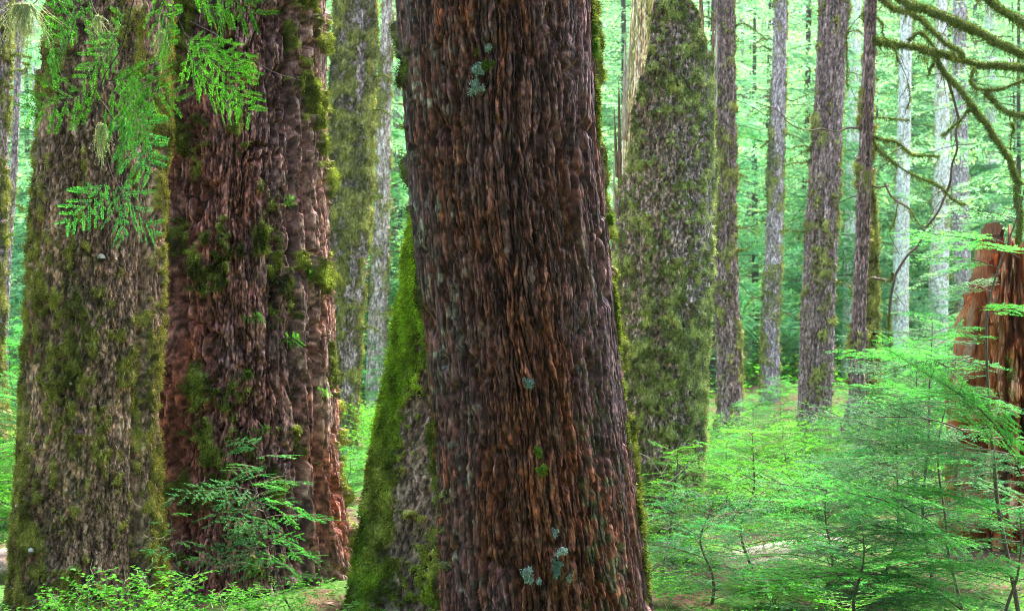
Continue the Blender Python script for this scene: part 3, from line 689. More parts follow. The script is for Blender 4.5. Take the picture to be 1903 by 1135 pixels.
for k, (lab, prof, D, kind) in enumerate(FAR):
    if k == 18: continue
    res = max(0.006, D * 0.00050)
    r_, G_ = tree('conifer_trunk', lab, prof, D, 110 if D < 22 else 64, res * 1.1, st_far(kind), 200 + k * 13, M_BARK_FAR, tint=(1.12, 1.0, 0.98), gain=1.25, nmoss=
                  int({'mossy': 30000}.get(kind[0], 9000) * kind[1] + 500), msize=0.02 if D < 22 else 0.028, per=2, ztop=20, zbot=-0.5 + 0.02 * max(0, D - 14))
    G_far.append((r_, G_))
limb_root, G_limb = G_far[6]

# ------------------------------------------------------------------ red rotten stump at the right
def make_stump():
    D = 10.8; rng = np.random.default_rng(77)
    cxs = (1882 - CX) / F * D; R0 = 120 / F * D
    nth = 520; nz = 420
    th = np.linspace(-math.pi, math.pi, nth, endpoint=False); t = np.linspace(0, 1, nz)
    TH, T = np.meshgrid(th, t); C = 2 * math.pi * R0
    # jagged top per angle
    def zt(py): return CAMZ + (HY - py) / F * D
    xs = np.sin(th)
    env = np.interp(xs, [-1, -0.86, -0.8, -0.66, -0.6, -0.5, -0.4, -0.28, -0.2, 0.0, 0.12, 0.25, 0.4, 1], [zt(570), zt(540), zt(500), zt(480), zt(465), zt(480), zt(455), zt(475), zt(505), zt(520), zt(480), zt(470), zt(500), zt(530)])
    j = (vn(th * 9 + 30, th * 0, 5) - 0.5) * 0.16 + (vn(th * 22 + 300, th * 0, 6) - 0.5) * 0.28 + (vn(th * 60 + 900, th * 0, 8) ** 2 - 0.3) * 0.22
    env = env + j * (1 + 0.3 * (np.cos(th) < 0))
    Z = -0.3 + T * (env[None] + 0.3)
    U = TH * R0
    f1 = fbm(U / C * 70, Z / 0.30, 4, 5, 70); f2 = fbm(U / C * 18, Z / 1.2, 14, 3, 18); blk = vn(U / C * 26, Z / 0.22, 24, 26)
    _, _, r2, r2b, ex, ey = cell(U / C * 40, Z / 0.16, 41, 40)
    R = R0 * (1.0 + 0.10 * ss(0.5, 0.0, Z) - 0.27 * np.clip(Z / 2.3, 0, 1.2) ** 1.3) + 0.08 * (f2 - 0.5) + 0.10 * (f1 - 0.5) - 0.12 * ss(0.60, 0.68, fbm(U / C * 34, Z / 0.28, 71, 3, 34)) + 0.03 * (blk - 0.5) + 0.02 * (r2 - 0.5)
    R = R - 0.10 * np.exp(-((TH + 0.15 + 0.06 * np.sin(Z * 4)) / 0.09) ** 2) - 0.08 * np.exp(-((TH + 0.85) / 0.06) ** 2)
    R = R - 0.10 * ss(0.75, 1.0, T)
    A1, A2, b1, b2, _, _ = cell(U / C * 90 + 0.6 * f1, Z / 0.07, 43, 90)
    c1_, c2_, k1, k2, ku, kv = cell(U / C * 44 + 0.8 * f1, Z / 0.16 + 0.5 * f1, 143, 44)
    R = R + 0.07 * (k1 - 0.5) - 0.035 * (1 - ss(0.0, 0.12, c2_ - c1_)) - 0.06 * ku * (k2 - 0.5)
    g1 = vn(U / C * 46, Z / 0.8, 47, 46); R = R + 0.045 * (b1 - 0.5) * ss(0.3, 0.7, g1) + 0.012 * (r2b - 0.5) - 0.05 * ss(0.24, 0.10, vn(U / C * 70, Z / 0.9, 49, 70))
    col = ramp(np.clip(f1 * 1.5 - 0.25 + 0.3 * (r2 - 0.5) + 0.4 * (b1 - 0.5) + 0.5 * (k2 - 0.5), 0, 1), [(0, (0.08, 0.022, 0.010)), (0.35, (0.38, 0.105, 0.035)), (0.65, (0.60, 0.23, 0.09)), (1, (0.70, 0.46, 0.30))])
    gr = ss(0.52, 0.66, fbm(U / C * 14, Z / 0.5, 90, 4, 14))
    col = mixc(col, (0.30, 0.24, 0.20), gr * 0.45)
    Pf = np.stack([cxs + R * np.sin(TH), D - R * np.cos(TH), Z], -1)
    Ri = R - 0.09 - 0.03 * f1[::-1]; Pi = np.stack([cxs + Ri * np.sin(TH), D - Ri * np.cos(TH), Z], -1)[::-1]
    V = np.concatenate([Pf, Pi[:nz // 2]], 0); Cc = np.concatenate([col, (col[::-1] * 0.8)[:nz // 2]], 0)
    n = V.shape[0]; i = np.arange(n - 1)[:, None] * nth; jx = np.arange(nth)[None]; j2 = (jx + 1) % nth
    f = np.stack([i + jx, i + j2, i + nth + j2, i + nth + jx], -1).reshape(-1, 4)
    root = thing('rotten_stump', 'tall broken stump of rotten red wood with a jagged top at the right edge', 'stump', (cxs, D, 0))
    part('stump_wood', raw_mesh('stump_wood', V.reshape(-1, 3), f, None, np.clip(Cc, 0, 1).reshape(-1, 3), [M_WOOD], smooth=False), root)
    m = ss(0.60, 0.68, fbm(U / C * 16, Z / 0.3, 77, 4, 16)) * (np.cos(TH) > -0.2)
    w_ = m.ravel().astype(float); idx = rng.choice(len(w_), 9000, p=w_ / w_.sum()); a = TH.ravel()[idx]
    tr, cc = scatter_blades(Pf.reshape(-1, 3)[idx], np.stack([np.sin(a), -np.cos(a), 0 * a], -1), rng, 0.015, ramp(rng.random(9000), MOSS_B), 0.4, 0.4, 0.01, 3)
    g = Geo(); g.tris(tr, cc); part('moss', g.mesh('moss', [M_MOSS], False), root)
make_stump()

# ------------------------------------------------------------------ mossy limbs of the narrow dark tree
def limb(pts, r0, r1, mossy=1.0, root=None, seed=0, droopm=1.0, hair=1.0, barkc=(0.10, 0.065, 0.05), name='limb', twigs=True):
    """pts: (px,py,D) rows; radii in photo px"""
    rng = np.random.default_rng(seed); W = np.array([P(*p) for p in pts])
    L = np.linalg.norm(np.diff(W, axis=0), axis=1).sum(); n = max(12, int(L / 0.05)); c = smooth_path(W, n)
    D = np.array([p[1] for p in c]); rad = np.interp(np.linspace(0, 1, n), [0, 1], [r0, r1]) / F * D * 0.74
    wob = 1 + 0.22 * (vn(np.arange(n) * 0.45, np.zeros(n), seed) - 0.5) * 2
    c = c + (np.stack([vn(np.arange(n) * 0.3, np.full(n, k * 9.0), seed + 3) for k in range(3)], 1) - 0.5) * 0.05
    g = Geo(); g.tube(c, rad * wob * (0.8 if mossy > 0.3 else 1), 8, barkc if mossy < 0.5 else (0.10, 0.13, 0.03))
    o = part(name, g.mesh(name, [M_BARK_DRY]), root)
    if mossy > 0.05:
        k = int(L * 1700 * mossy * (0.5 + (r0 + r1) / 14)); ti = rng.uniform(0, n - 1.001, k); i0 = ti.astype(int); fr = (ti - i0)[:, None]
        keep = vn(ti * 0.25, 0 * ti, seed + 40) < 0.35 + 0.7 * mossy; i0 = i0[keep]; fr = fr[keep]
        p = c[i0] * (1 - fr) + c[i0 + 1] * fr; tg = c[i0 + 1] - c[i0]; tg /= np.linalg.norm(tg, axis=1)[:, None]
        v = rng.normal(0, 1, p.shape); v -= tg * (v * tg).sum(1)[:, None]; v /= np.linalg.norm(v, axis=1)[:, None]
        R = (rad * wob)[i0][:, None]; ps = p + v * R * 0.85
        cc = ramp(np.clip(0.35 + 0.4 * v[:, 2] * 0 + rng.normal(0.12, 0.22, len(p)), 0, 1), [(0, (0.05, 0.07, 0.012)), (0.5, (0.12, 0.17, 0.025)), (1, (0.26, 0.32, 0.05))])
        tr, c2 = scatter_blades(ps, v, rng, 0.019, cc, 0.9, 0.35, 0.006, 2)
        g = Geo(); g.tris(tr, c2)
        # hanging strands
        nh = int(L * 55 * mossy * hair * (0.5 + r0 / 10)); ii = rng.integers(0, n - 1, nh)
        for q in ii:
            ln = rng.uniform(0.04, 0.13) * droopm; b = c[q] + np.array([rng.normal(0, 0.01), rng.normal(0, 0.01), -rad[q] * 0.6])
            s3 = np.array([0, 0.02, -1.0]) * ln; kk = 16
            pts_ = b + s3 * rng.random((kk, 1)) + rng.normal(0, 0.005, (kk, 3))
            tr, c2 = scatter_blades(pts_, np.tile([0, 0, -1.0], (kk, 1)), rng, 0.026, np.tile([0.15, 0.18, 0.04], (kk, 1)), 1.0, 0.16, 0.003, 1); g.tris(tr, c2)
        mo = part('moss', g.mesh('moss', [M_MOSS], False), root); mo.parent = o
    if twigs and mossy > 0.05:
        for q in range(int(L * 3.2)):
            i = rng.integers(2, n - 1); l = rng.uniform(0.08, 0.4); a = rng.uniform(0, 6.28)
            d = np.array([math.cos(a), 0.5 * math.sin(a), rng.uniform(-1.4, 0.3)]); d /= np.linalg.norm(d); tt = np.linspace(0, 1, 7)[:, None]
            tw = c[i] + d * l * tt + np.array([0, 0, -0.25 * l]) * tt ** 2 + rng.normal(0, 0.008, (7, 3)); g = Geo(); g.tube(tw, np.linspace(0.0045, 0.0015, 7), 4, (0.09, 0.08, 0.035))
            kk = int(l * 260 * mossy); ii = rng.integers(0, 6, kk); pp = tw[ii] + (tw[ii + 1] - tw[ii]) * rng.random((kk, 1)); v = rng.normal(0, 1, pp.shape)
            tr, c2 = scatter_blades(pp, v, rng, 0.018, ramp(rng.random(kk), MOSS_A), 0.9, 0.3, 0.004, 1); g.tris(tr, c2, 1)
            t_ = part('twig', g.mesh('twig', [M_BARK_DRY, M_MOSS]), root); t_.parent = o
    return c
LR = limb_root
limb([(1618, 74, 15), (1660, 84, 14.9), (1712, 93, 14.7), (1780, 108, 14.4), (1850, 123, 14.2), (1925, 130, 14)], 10, 8, 1, LR, 1, 1.3)
limb([(1622, -18, 15), (1660, 10, 14.9), (1706, 34, 14.7), (1745, 66, 14.5), (1792, 106, 14.2)], 8, 4, 1, LR, 2)
limb([(1622, -45, 15), (1680, 0, 14.6), (1745, 26, 14.3), (1815, 57, 14.0), (1870, 90, 13.8), (1925, 114, 13.6)], 10, 11, 1, LR, 3)
limb([(1622, -150, 15), (1760, -60, 14), (1828, -8, 13.6), (1872, 22, 13.4), (1925, 52, 13.2)], 10, 11, 1, LR, 4)
limb([(1730, 98, 14.6), (1756, 135, 14.5), (1790, 178, 14.3), (1822, 215, 14.2), (1846, 258, 14.1), (1878, 296, 14.0), (1892, 345, 14)], 6, 9, 0.9, LR, 5, 0.4, 0.5)
limb([(1892, 345, 14), (1897, 400, 13.9), (1890, 450, 13.9), (1876, 492, 13.9)], 8, 7, 0.8, LR, 6, 0.7)
limb([(1742, 106, 14.6), (1766, 160, 14.6), (1778, 225, 14.6), (1777, 290, 14.5), (1756, 370, 14.5), (1714, 440, 14.5), (1676, 494, 14.5), (1660, 530, 14.5), (1650, 585, 14.5)], 3.5, 3.2, 0.12, LR, 7, 0.4, 0.2)
limb([(1664, 512, 14.5), (1645, 520, 14.7), (1616, 520, 15)], 3.5, 4, 0.25, LR, 8, 0.4)
limb([(1808, 125, 14.2), (1804, 150, 14.1), (1822, 168, 14.0), (1870, 160, 13.9), (1920, 146, 13.8)], 3.5, 3.5, 0.8, LR, 9, 0.8)
limb([(1828, 168, 14.0), (1845, 188, 13.9), (1868, 208, 13.8), (1925, 228, 13.6)], 5.5, 6, 0.9, LR, 10, 0.9)
limb([(1619, 255, 15), (1655, 262, 14.8), (1690, 284, 14.6), (1706, 293, 14.5), (1746, 293, 14.4)], 4, 2, 0.8, LR, 11, 0.7)
limb([(1619, 262, 15), (1640, 290, 14.8), (1670, 312, 14.6), (1694, 325, 14.5), (1740, 342, 14.4), (1792, 384, 14.2)], 5, 1.6, 0.7, LR, 12, 0.7)
limb([(1596, 226, 15), (1586, 238, 14.8), (1560, 243, 14.7), (1520, 243, 14.5), (1484, 235, 14.3), (1450, 212, 14.2), (1408, 190, 14.0)], 2.8, 0.9, 0.08, LR, 13, 0.3)
limb([(1606, 18, 15), (1586, 42, 14.9), (1572, 58, 14.8), (1570, 92, 14.8), (1575, 160, 14.8)], 1.6, 1.0, 0.4, LR, 14, 1.4)
limb([(1628, 30, 15), (1638, 44, 14.8), (1642, 62, 14.8), (1656, 90, 14.7), (1668, 112, 14.7), (1680, 140, 14.7), (1687, 175, 14.7), (1688, 205, 14.7)], 2.2, 1.0, 0.5, LR, 15, 0.8)
limb([(1735, 112, 14.5), (1734, 128, 14.5), (1730, 140, 14.5)], 3, 2, 0.9, LR, 16, 0.8)
limb([(1745, 102, 14.4), (1712, 60, 14.4), (1698, 72, 14.4), (1690, 78, 14.4)], 2.5, 4, 0.9, LR, 17, 1.2)
limb([(1612, 222, 15), (1640, 222, 14.9), (1690, 225, 14.7)], 2, 1.0, 0.7, LR, 18, 0.5)
limb([(1800, 200, 14.2), (1780, 232, 14.2), (1748, 252, 14.2)], 2.6, 3, 0.8, LR, 19, 0.5)
limb([(1884, 226, 13.8), (1880, 250, 13.8), (1878, 280, 13.8)], 1.6, 1.2, 0.7, LR, 20, 0.5)
limb([(1648, 345, 14.9), (1662, 372, 14.8), (1686, 388, 14.7), (1704, 402, 14.6), (1718, 418, 14.6)], 2.8, 1.2, 0.3, LR, 21, 0.5)
limb([(1616, 345, 15), (1634, 350, 14.9), (1652, 346, 14.9)], 2.8, 2.8, 0.3, LR, 24, 0.5)
limb([(1668, 380, 14.8), (1660, 410, 14.8), (1656, 440, 14.8), (1670, 470, 14.8)], 1.8, 1.0, 0.5, LR, 22, 0.8)
limb([(1650, 585, 14.5), (1655, 640, 14.5), (1662, 680, 14.5), (1655, 730, 14.5)], 3.2, 5, 0.7, LR, 23, 0.6)

rngd = np.random.default_rng(321)
for gi in (0, 1, 3, 4, 5, 15):
    R_, G_ = G_far[gi]; D_ = G_['D']
    for q in range(7):
        py = rngd.uniform(-20, 640); z = CAMZ + (HY - py) / F * D_; i = int(np.argmin(np.abs(G_['z'] - z))); sd_ = 1 if rngd.random() < 0.6 else -1
        px = CX + (G_['cx'][i] + sd_ * G_['r'][i] * 0.9) / D_ * F; l = rngd.uniform(12, 70)
        limb([(px, py, D_), (px + sd_ * l * 0.4, py + rngd.uniform(-8, 8), D_ - 0.2), (px + sd_ * l, py + rngd.uniform(-10, 30), D_ - 0.4)], 1.8, 0.7, 0.4, R_, 600 + gi * 10 + q, 0.6, twigs=False)

# lichen beards and small clumps
def beard(name, label, px, py, D, hpx, wpx, seed, col=(0.62, 0.64, 0.34), n=38, parent=None):
    rng = np.random.default_rng(seed); g = Geo(); b = P(px, py, D); S = D / F
    for k in range(n):
        x0 = rng.normal(0, 0.28) * wpx * S; l = hpx * S * rng.uniform(0.35, 1.0) * (1 - 0.5 * abs(x0) / (wpx * S + 1e-6))
        m = 9; t = np.linspace(0, 1, m); ph = rng.uniform(0, 6)
        c = b + np.stack([x0 * (0.4 + 0.9 * t) + 0.004 * np.sin(t * 9 + ph), 0.004 * np.cos(t * 8 + ph) + 0 * t, -l * t], -1)
        g.tube(c, 0.0019 * (1.1 - t), 3, np.array(col) * rng.uniform(0.7, 1.3))
        kk = 10; pt = c[rng.integers(0, m, kk)]
        tr, c2 = scatter_blades(pt, rng.normal(0, 1, (kk, 3)), rng, 0.012, np.tile(np.array(col) * 0.9, (kk, 1)), 0.6, 0.18, 0.003, 1); g.tris(tr, c2)
    me = g.mesh(name, [M_LICH], False)
    if parent is not None: return part(name, me, parent)
    o = link(name, me); me.transform(Matrix.Translation(-Vector(b))); o.location = b
    o['label'] = label; o['category'] = 'lichen'; o['group'] = 'tufts of lichen'
    return o
beard('beard_lichen', 'pale yellow beard lichen hanging from the twig in front of the left mossy trunk', 188, 232, 6.4, 92, 24, 1, n=60)
beard('beard_lichen', 'large pale green beard lichen hanging in the top left corner', 42, 8, 6.3, 110, 90, 2, n=120)
beard('beard_lichen', 'small yellow lichen strand dangling before the upper part of the red brown trunk', 470, 118, 8.3, 46, 12, 3, (0.42, 0.46, 0.14), 24)
beard('beard_lichen', 'long thin lichen strands hanging near the gap between the two left trunks, top', 300, 60, 6.5, 90, 28, 4, n=26)
beard('beard_lichen', 'wispy lichen hanging left of the centre twig in the top left foliage', 183, 30, 6.4, 60, 26, 6, n=30)
beard('beard_lichen', 'yellow green lichen hanging on the narrow dark trunk', 1612, 318, 14.6, 60, 30, 5, (0.28, 0.32, 0.08), 50)
beard('beard_lichen', 'yellow green lichen hanging from the bare curved twig in front of the thick ridged trunk', 1530, 246, 14.5, 40, 20, 8, (0.30, 0.34, 0.10), 30)

def tuft(G, px, py, rpx, hpx, col, seed, label, n=420, size=0.012, cat='lichen', name='leafy_lichen', group='tufts of lichen', out=0.008):
    rng = np.random.default_rng(seed); p, nr = surf(G, px, py, out); S = p[1] / F
    nc = 9; cu = rng.normal(0, 0.55, nc); cv = rng.normal(0, 0.55, nc); cs = rng.uniform(0.08, 0.3, nc); q = rng.integers(0, nc, n)
    u = (cu[q] + rng.normal(0, 1, n) * cs[q]) * rpx * S; v = (cv[q] + rng.normal(0, 1, n) * cs[q]) * hpx * S
    tang = np.array([-nr[1], nr[0], 0]) * -1
    pts = p + tang * u[:, None] + np.array([0, 0, 1.0]) * v[:, None] + nr * rng.uniform(0, 0.018, (n, 1))
    cc = np.tile(np.array(col), (n, 1)) * rng.uniform(0.6, 1.35, (n, 1))
    tr, c2 = scatter_blades(pts, np.tile(nr, (n, 1)), rng, size, cc, 0.4, 0.45, 0.003, 3)
    g = Geo(); g.tris(tr, c2); me = g.mesh(name, [M_LICH], False); me.transform(Matrix.Translation(-Vector(p)))
    o = link(name, me); o.location = p; o['label'] = label; o['category'] = cat; o['group'] = group
PALE = (0.52, 0.62, 0.54)
tuft(G_main, 887, 130, 12, 14, PALE, 1, 'pale blue green lichen tuft high on the dark middle trunk, upper of two')
tuft(G_main, 884, 163, 10, 18, PALE, 2, 'pale blue green lichen tuft high on the dark middle trunk, lower of two')
tuft(G_main, 900, 122, 12, 14, (0.16, 0.24, 0.03), 3, 'yellow green moss tuft beside the upper lichen on the dark middle trunk', cat='moss', name='moss_tuft', group='moss tufts')
tuft(G_main, 906, 92, 5, 5, PALE, 4, 'tiny pale lichen just above the yellow moss tuft on the dark middle trunk', 120)
tuft(G_main, 983, 712, 8, 7, (0.30, 0.45, 0.38), 5, 'small pale lichen alone at mid height on the dark middle trunk', 160)
tuft(G_main, 987, 1070, 11, 14, PALE, 6, 'pale lichen low on the dark middle trunk, leftmost of the low ones', 380)
tuft(G_main, 1042, 1022, 11, 7, PALE, 7, 'pale lichen low on the dark middle trunk, small flat one above the others', 260)
tuft(G_main, 1028, 992, 5, 10, PALE, 8, 'pale lichen low on the dark middle trunk, highest of the low ones', 140)
tuft(G_main, 1032, 1055, 8, 12, (0.20, 0.32, 0.25), 9, 'dull lichen low on the dark middle trunk between two paler ones', 220)
tuft(G_main, 1058, 1068, 9, 10, PALE, 10, 'pale lichen low on the dark middle trunk, rightmost of the low ones', 260)
tuft(G_main, 1001, 838, 6, 7, (0.18, 0.32, 0.03), 11, 'green moss tuft in the lower part of the dark middle trunk, upper of two', 150, cat='moss', name='moss_tuft', group='moss tufts')
tuft(G_main, 1007, 873, 8, 8, (0.18, 0.32, 0.03), 12, 'green moss tuft in the lower part of the dark middle trunk, lower of two', 200, cat='moss', name='moss_tuft', group='moss tufts')
tuft(G_main, 1130, 405, 10, 8, (0.13, 0.22, 0.03), 13, 'green moss knob on the right rim of the dark middle trunk, beside the snag', 500, 0.014, 'moss', 'moss_tuft', 'moss tufts', 0.012)
tuft(G_main, 1103, 88, 7, 22, (0.13, 0.24, 0.03), 14, 'long green moss tuft on the right rim at the top of the dark middle trunk', 600, 0.014, 'moss', 'moss_tuft', 'moss tufts')
for k, (px, py, rw, hh) in enumerate([(1106, 35, 5, 40), (1112, 190, 5, 40), (1122, 245, 4, 22), (1145, 565, 4, 40), (1152, 610, 4, 40), (1158, 660, 6, 22), (1165, 720, 4, 16), (1190, 950, 6, 35), (1205, 1060, 4, 40), (1172, 810, 3, 30)]):
    p, nr = surf(G_main, px, py)
    rng = np.random.default_rng(900 + k); n = int(hh * 18); S = 7 / F
    pts = p + np.stack([rng.normal(0.0, 0.45, n) * rw * S, rng.normal(0, 0.02, n), rng.normal(0, 0.5, n) * hh * S], 1)
    i = np.clip(np.searchsorted(G_main['z'], pts[:, 2]), 0, len(G_main['z']) - 1)
    pts[:, 0] += G_main['cx'][i] - G_main['cx'][int(np.argmin(np.abs(G_main['z'] - p[2])))]
    tr, c2 = scatter_blades(pts, np.tile(nr + [0.3, 0, 0], (n, 1)), rng, 0.014, ramp(rng.random(n), MOSS_A) * [1, 1.25, .8], 0.5, 0.4, 0.004, 3)
    g = Geo(); g.tris(tr, c2); part('moss', g.mesh('moss', [M_MOSS], False), main_root)

# bracket fungi on the left trunk
def fungus(G, px, py, wpx, hpx, top, under, label):
    p, nr = surf(G, px, py); S = p[1] / F; w = wpx * S; h = hpx * S
    root = thing('bracket_fungus', label, 'fungus', tuple(p + nr * 0.002), 'fungi on the left trunk')
    def dome(z0, z1, col, name, flip):
        n = 20; m = 8; v = []; c = []
        for i in range(m + 1):
            a = i / m * math.pi / 2
            for j in range(n):
                b = j / n * 2 * math.pi
                rr = math.cos(a) * (1 + 0.08 * math.sin(3 * b + wpx))
                v.append((w * 0.5 * rr * math.cos(b), -w * 0.42 * rr * math.sin(b) - w * 0.2, z0 + (z1 - z0) * math.sin(a))); c.append(np.array(col) * (0.85 + 0.3 * ((i * 7 + j * 3) % 5) / 5))
        f = [(i * n + j, i * n + (j + 1) % n, (i + 1) * n + (j + 1) % n, (i + 1) * n + j) for i in range(m) for j in range(n)]
        me = raw_mesh(name, v, f, None, np.array(c), [M_FUNG]); o = link(name, me, root); o.rotation_euler = (0, 0, math.atan2(nr[0], -nr[1]) * 1.0)
    dome(0.0, h * 0.6, top, 'cap', False); dome(-0.0005, -h * 0.5, under, 'pore_surface', True)
fungus(G_left, 191, 480, 15, 15, (0.62, 0.55, 0.42), (0.03, 0.022, 0.018), 'round pale topped fungus with black underside, in the upper half of the left mossy trunk')
fungus(G_left, 148, 806, 20, 14, (0.12, 0.05, 0.05), (0.35, 0.24, 0.07), 'purple brown bracket fungus with yellowish underside, lower on the left mossy trunk')
fungus(G_left, 63, 1021, 13, 12, (0.68, 0.62, 0.52), (0.3, 0.24, 0.18), 'white knob fungus near the foot of the left mossy trunk')
fungus(G_left, 40, 938, 9, 10, (0.58, 0.50, 0.45), (0.3, 0.24, 0.18), 'tiny pale fungus on the left rim of the left mossy trunk')
fungus(G_left, 131, 714, 7, 6, (0.52, 0.48, 0.30), (0.25, 0.2, 0.12), 'tiny yellowish fungus in the middle of the left mossy trunk')

# ------------------------------------------------------------------ hanging boughs in the top left (they grow from the left trunk, above the frame)
def tl_boughs():
    D0 = 6.5; r = left_root
    MB = (M_NEEDLE_B, M_TWIG); MN = (M_NEEDLE, M_TWIG)
    stem = [np.array([G_left['cx'][-1] * 0 - 2.2, 7.7, 3.9]), P(255, -190, 7.2), P(280, -80, 6.8), P(250, -5, D0), P(225, 90, D0), P(190, 150, D0), P(185, 225, D0)]
    def twig(pts, r0):
        c = smooth_path(np.array(pts), 40); g = Geo(); g.tube(c, np.linspace(r0, 0.0014, 40), 5, (0.06, 0.035, 0.03)); part('limb', g.mesh('limb', [M_TWIG]), r); return c
    twig(stem, 0.009)
    twig([P(280, -80, 6.8), P(320, 10, D0), P(345, 70, D0), P(352, 90, D0)], 0.005)
    twig([P(280, -80, 6.8), P(150, -60, D0), P(60, 10, D0), P(20, 60, D0)], 0.005)
    twig([P(230, 80, D0), P(190, 45, D0), P(175, -20, D0 + 0.2), P(280, -80, 6.8)], 0.003)
    twig([P(352, 40, D0), P(410, 70, D0 + .3), P(500, 130, D0 + .6), P(560, 150, D0 + .8)], 0.0022)
    twig([P(110, 182, D0), P(150, 180, D0), P(188, 150, D0), P(195, 135, D0)], 0.002)
    B = [((330, -60), (448, 28), 0, 1), ((330, -30), (400, 60), 1, 1), ((290, -30), (345, 85), 2, 1), ((270, 10), (340, 110), 3, 1), ((240, 20), (300, 110), 4, 1),
         ((340, 60), (440, 205), 5, 1), ((345, 75), (385, 200), 0, 1), ((335, 65), (330, 180), 2, 1), ((350, 60), (430, 130), 6, 1),
         ((190, 150), (65, 200), 1, 1), ((190, 160), (90, 262), 2, 1), ((185, 170), (150, 285), 3, 1), ((195, 160), (310, 245), 4, 1), ((200, 150), (300, 190), 5, 1), ((190, 190), (260, 270), 6, 1), ((190, 200), (130, 290), 0, 0),
         ((60, 20), (-10, 130), 3, 0), ((110, 0), (60, 110), 4, 1), ((140, -10), (130, 110), 5, 1), ((150, 20), (40, 60), 6, 1), ((200, -20), (110, 60), 1, 1),
         ((230, 10), (210, 110), 0, 1), ((215, 60), (170, 140), 2, 1), ((260, -20), (250, 70), 5, 1), ((230, 100), (280, 170), 3, 0), ((310, 100), (270, 200), 4, 0),
         ((200, 330), (125, 430), 2, 0), ((205, 335), (170, 440), 0, 0), ((215, 335), (245, 455), 4, 0), ((225, 340), (272, 455), 5, 0), ((240, 180), (300, 310), 6, 0), ((130, 60), (70, 170), 3, 1), ((370, -40), (380, 40), 2, 1), ((400, -40), (430, 20), 5, 1)]
    rng = np.random.default_rng(3)
    for q_, (a, b, i, br) in enumerate(B):
        if q_ % 4 == 3 or q_ in (4, 8, 16, 1, 10, 25, 24): continue
        da = D0 + rng.uniform(-0.25, 0.3); db = da - rng.uniform(0.05, 0.25)
        A = P(a[0], a[1], da); T = P(b[0], b[1], db); T = A + (T - A) * (0.88 if a[1] > 320 else 1.05)
        put_bough(r, A, T, 'bold_b' if br else 'bold', i % 6, MB if br else MN, roll=rng.uniform(1.2, 1.9) * (1 if rng.random() < 0.5 else -1), wide=1.0)
    twig([P(190, 225, D0), P(200, 300, D0), P(215, 340, D0 - .1)], 0.0018)
tl_boughs()

# ------------------------------------------------------------------ young hemlocks
def sapling(label, px, D, top_py, nb, seed, lean=(0, 0), Lb=1.0, kind='mid', mats=None, bias=None, group='young hemlocks of the understorey', cone=True, zlow=0.25, rise=0.35, stem_r=0.014, roll=0.0, explicit=()):
    rng = np.random.default_rng(seed); x = (px - CX) / F * D; z0 = gz1(x, D)
    root = thing('young_hemlock', label, 'sapling', (x, D, z0), group)
    ztop = CAMZ + (HY - top_py) / F * D; H = ztop - z0
    n = 26; t = np.linspace(0, 1, n)
    c = np.stack([x + lean[0] * t ** 1.3 + 0.02 * np.sin(t * 7 + seed), D + lean[1] * t ** 1.3, z0 - 0.05 + (H + 0.05) * t], -1)
    c[:, 0] += 0.12 * H * (vn(t * 3 + seed, t * 0, seed) - 0.5); c[:, 0] -= c[0, 0] - x
    g = Geo(); g.tube(c, stem_r * 0.75 * (1.05 - t) ** 0.8 + 0.001, 7, (0.14, 0.105, 0.085)); part('trunk', g.mesh('trunk', [M_TWIG]), root)
    mats = mats or (M_NEEDLE, M_TWIG)
    for k in range(nb):
        tt = zlow + (1 - zlow) * ((k + 0.5) / nb) ** 0.9; i = tt * (n - 1); i0 = min(int(i), n - 2); b = c[i0] + (c[i0 + 1] - c[i0]) * (i - i0)
        az = k * 2.4 + rng.uniform(-0.5, 0.5)
        if bias is not None and rng.random() < bias[1]: az = bias[0] + rng.uniform(-0.8, 0.8)
        l = Lb * (0.28 + 0.85 * (1 - tt) ** 0.7) * rng.uniform(0.7, 1.15)
        if not cone: l = Lb * rng.uniform(0.55, 1.1)
        ri = rise * (0.4 + tt) + rng.uniform(-0.12, 0.12)
        d = np.array([math.cos(az), math.sin(az), ri]); d /= np.linalg.norm(d)
        put_bough(root, b, b + d * l, kind, int(rng.integers(0, 6)), mats, roll=roll + rng.uniform(-0.3, 0.3))
    for q in range(max(3, nb // 5)):       # bare dead twigs
        i = int(rng.integers(3, n - 4)); az = rng.uniform(0, 6.28); l = Lb * rng.uniform(0.3, 0.75); d = np.array([math.cos(az), 0.6 * math.sin(az), rng.uniform(-0.25, 0.5)])
        g = Geo(); tw = c[i] + d * l * np.linspace(0, 1, 9)[:, None] + rng.normal(0, 0.006, (9, 3)); g.tube(tw, np.linspace(0.0032, 0.001, 9), 4, np.array([0.22, 0.17, 0.13]) * rng.uniform(0.6, 1.8))
        for h in range(5):
            b_ = tw[2 + h]; e_ = d + rng.normal(0, 0.6, 3); g.tube(np.stack([b_, b_ + e_ * l * 0.12, b_ + e_ * l * 0.22 + [0, 0, -0.01]]), [0.0015, 0.001, 0.0006], 3, (0.2, 0.16, 0.12))
        part('dead_twig', g.mesh('dead_twig', [M_TWIG]), root)
    for e in explicit:
        (ax, ay, aD), (bx, by, bD), i = e
        A = P(ax, ay, aD); j = int(np.argmin(np.linalg.norm(c - A, axis=1)))
        put_bough(root, A, P(bx, by, bD), kind, i, mats, roll=rng.uniform(-0.3, 0.3) + 0.25)
    return root

MB = (M_NEEDLE_B, M_TWIG); MN = (M_NEEDLE, M_TWIG); MS = (M_NEEDLE_S, M_TWIG)
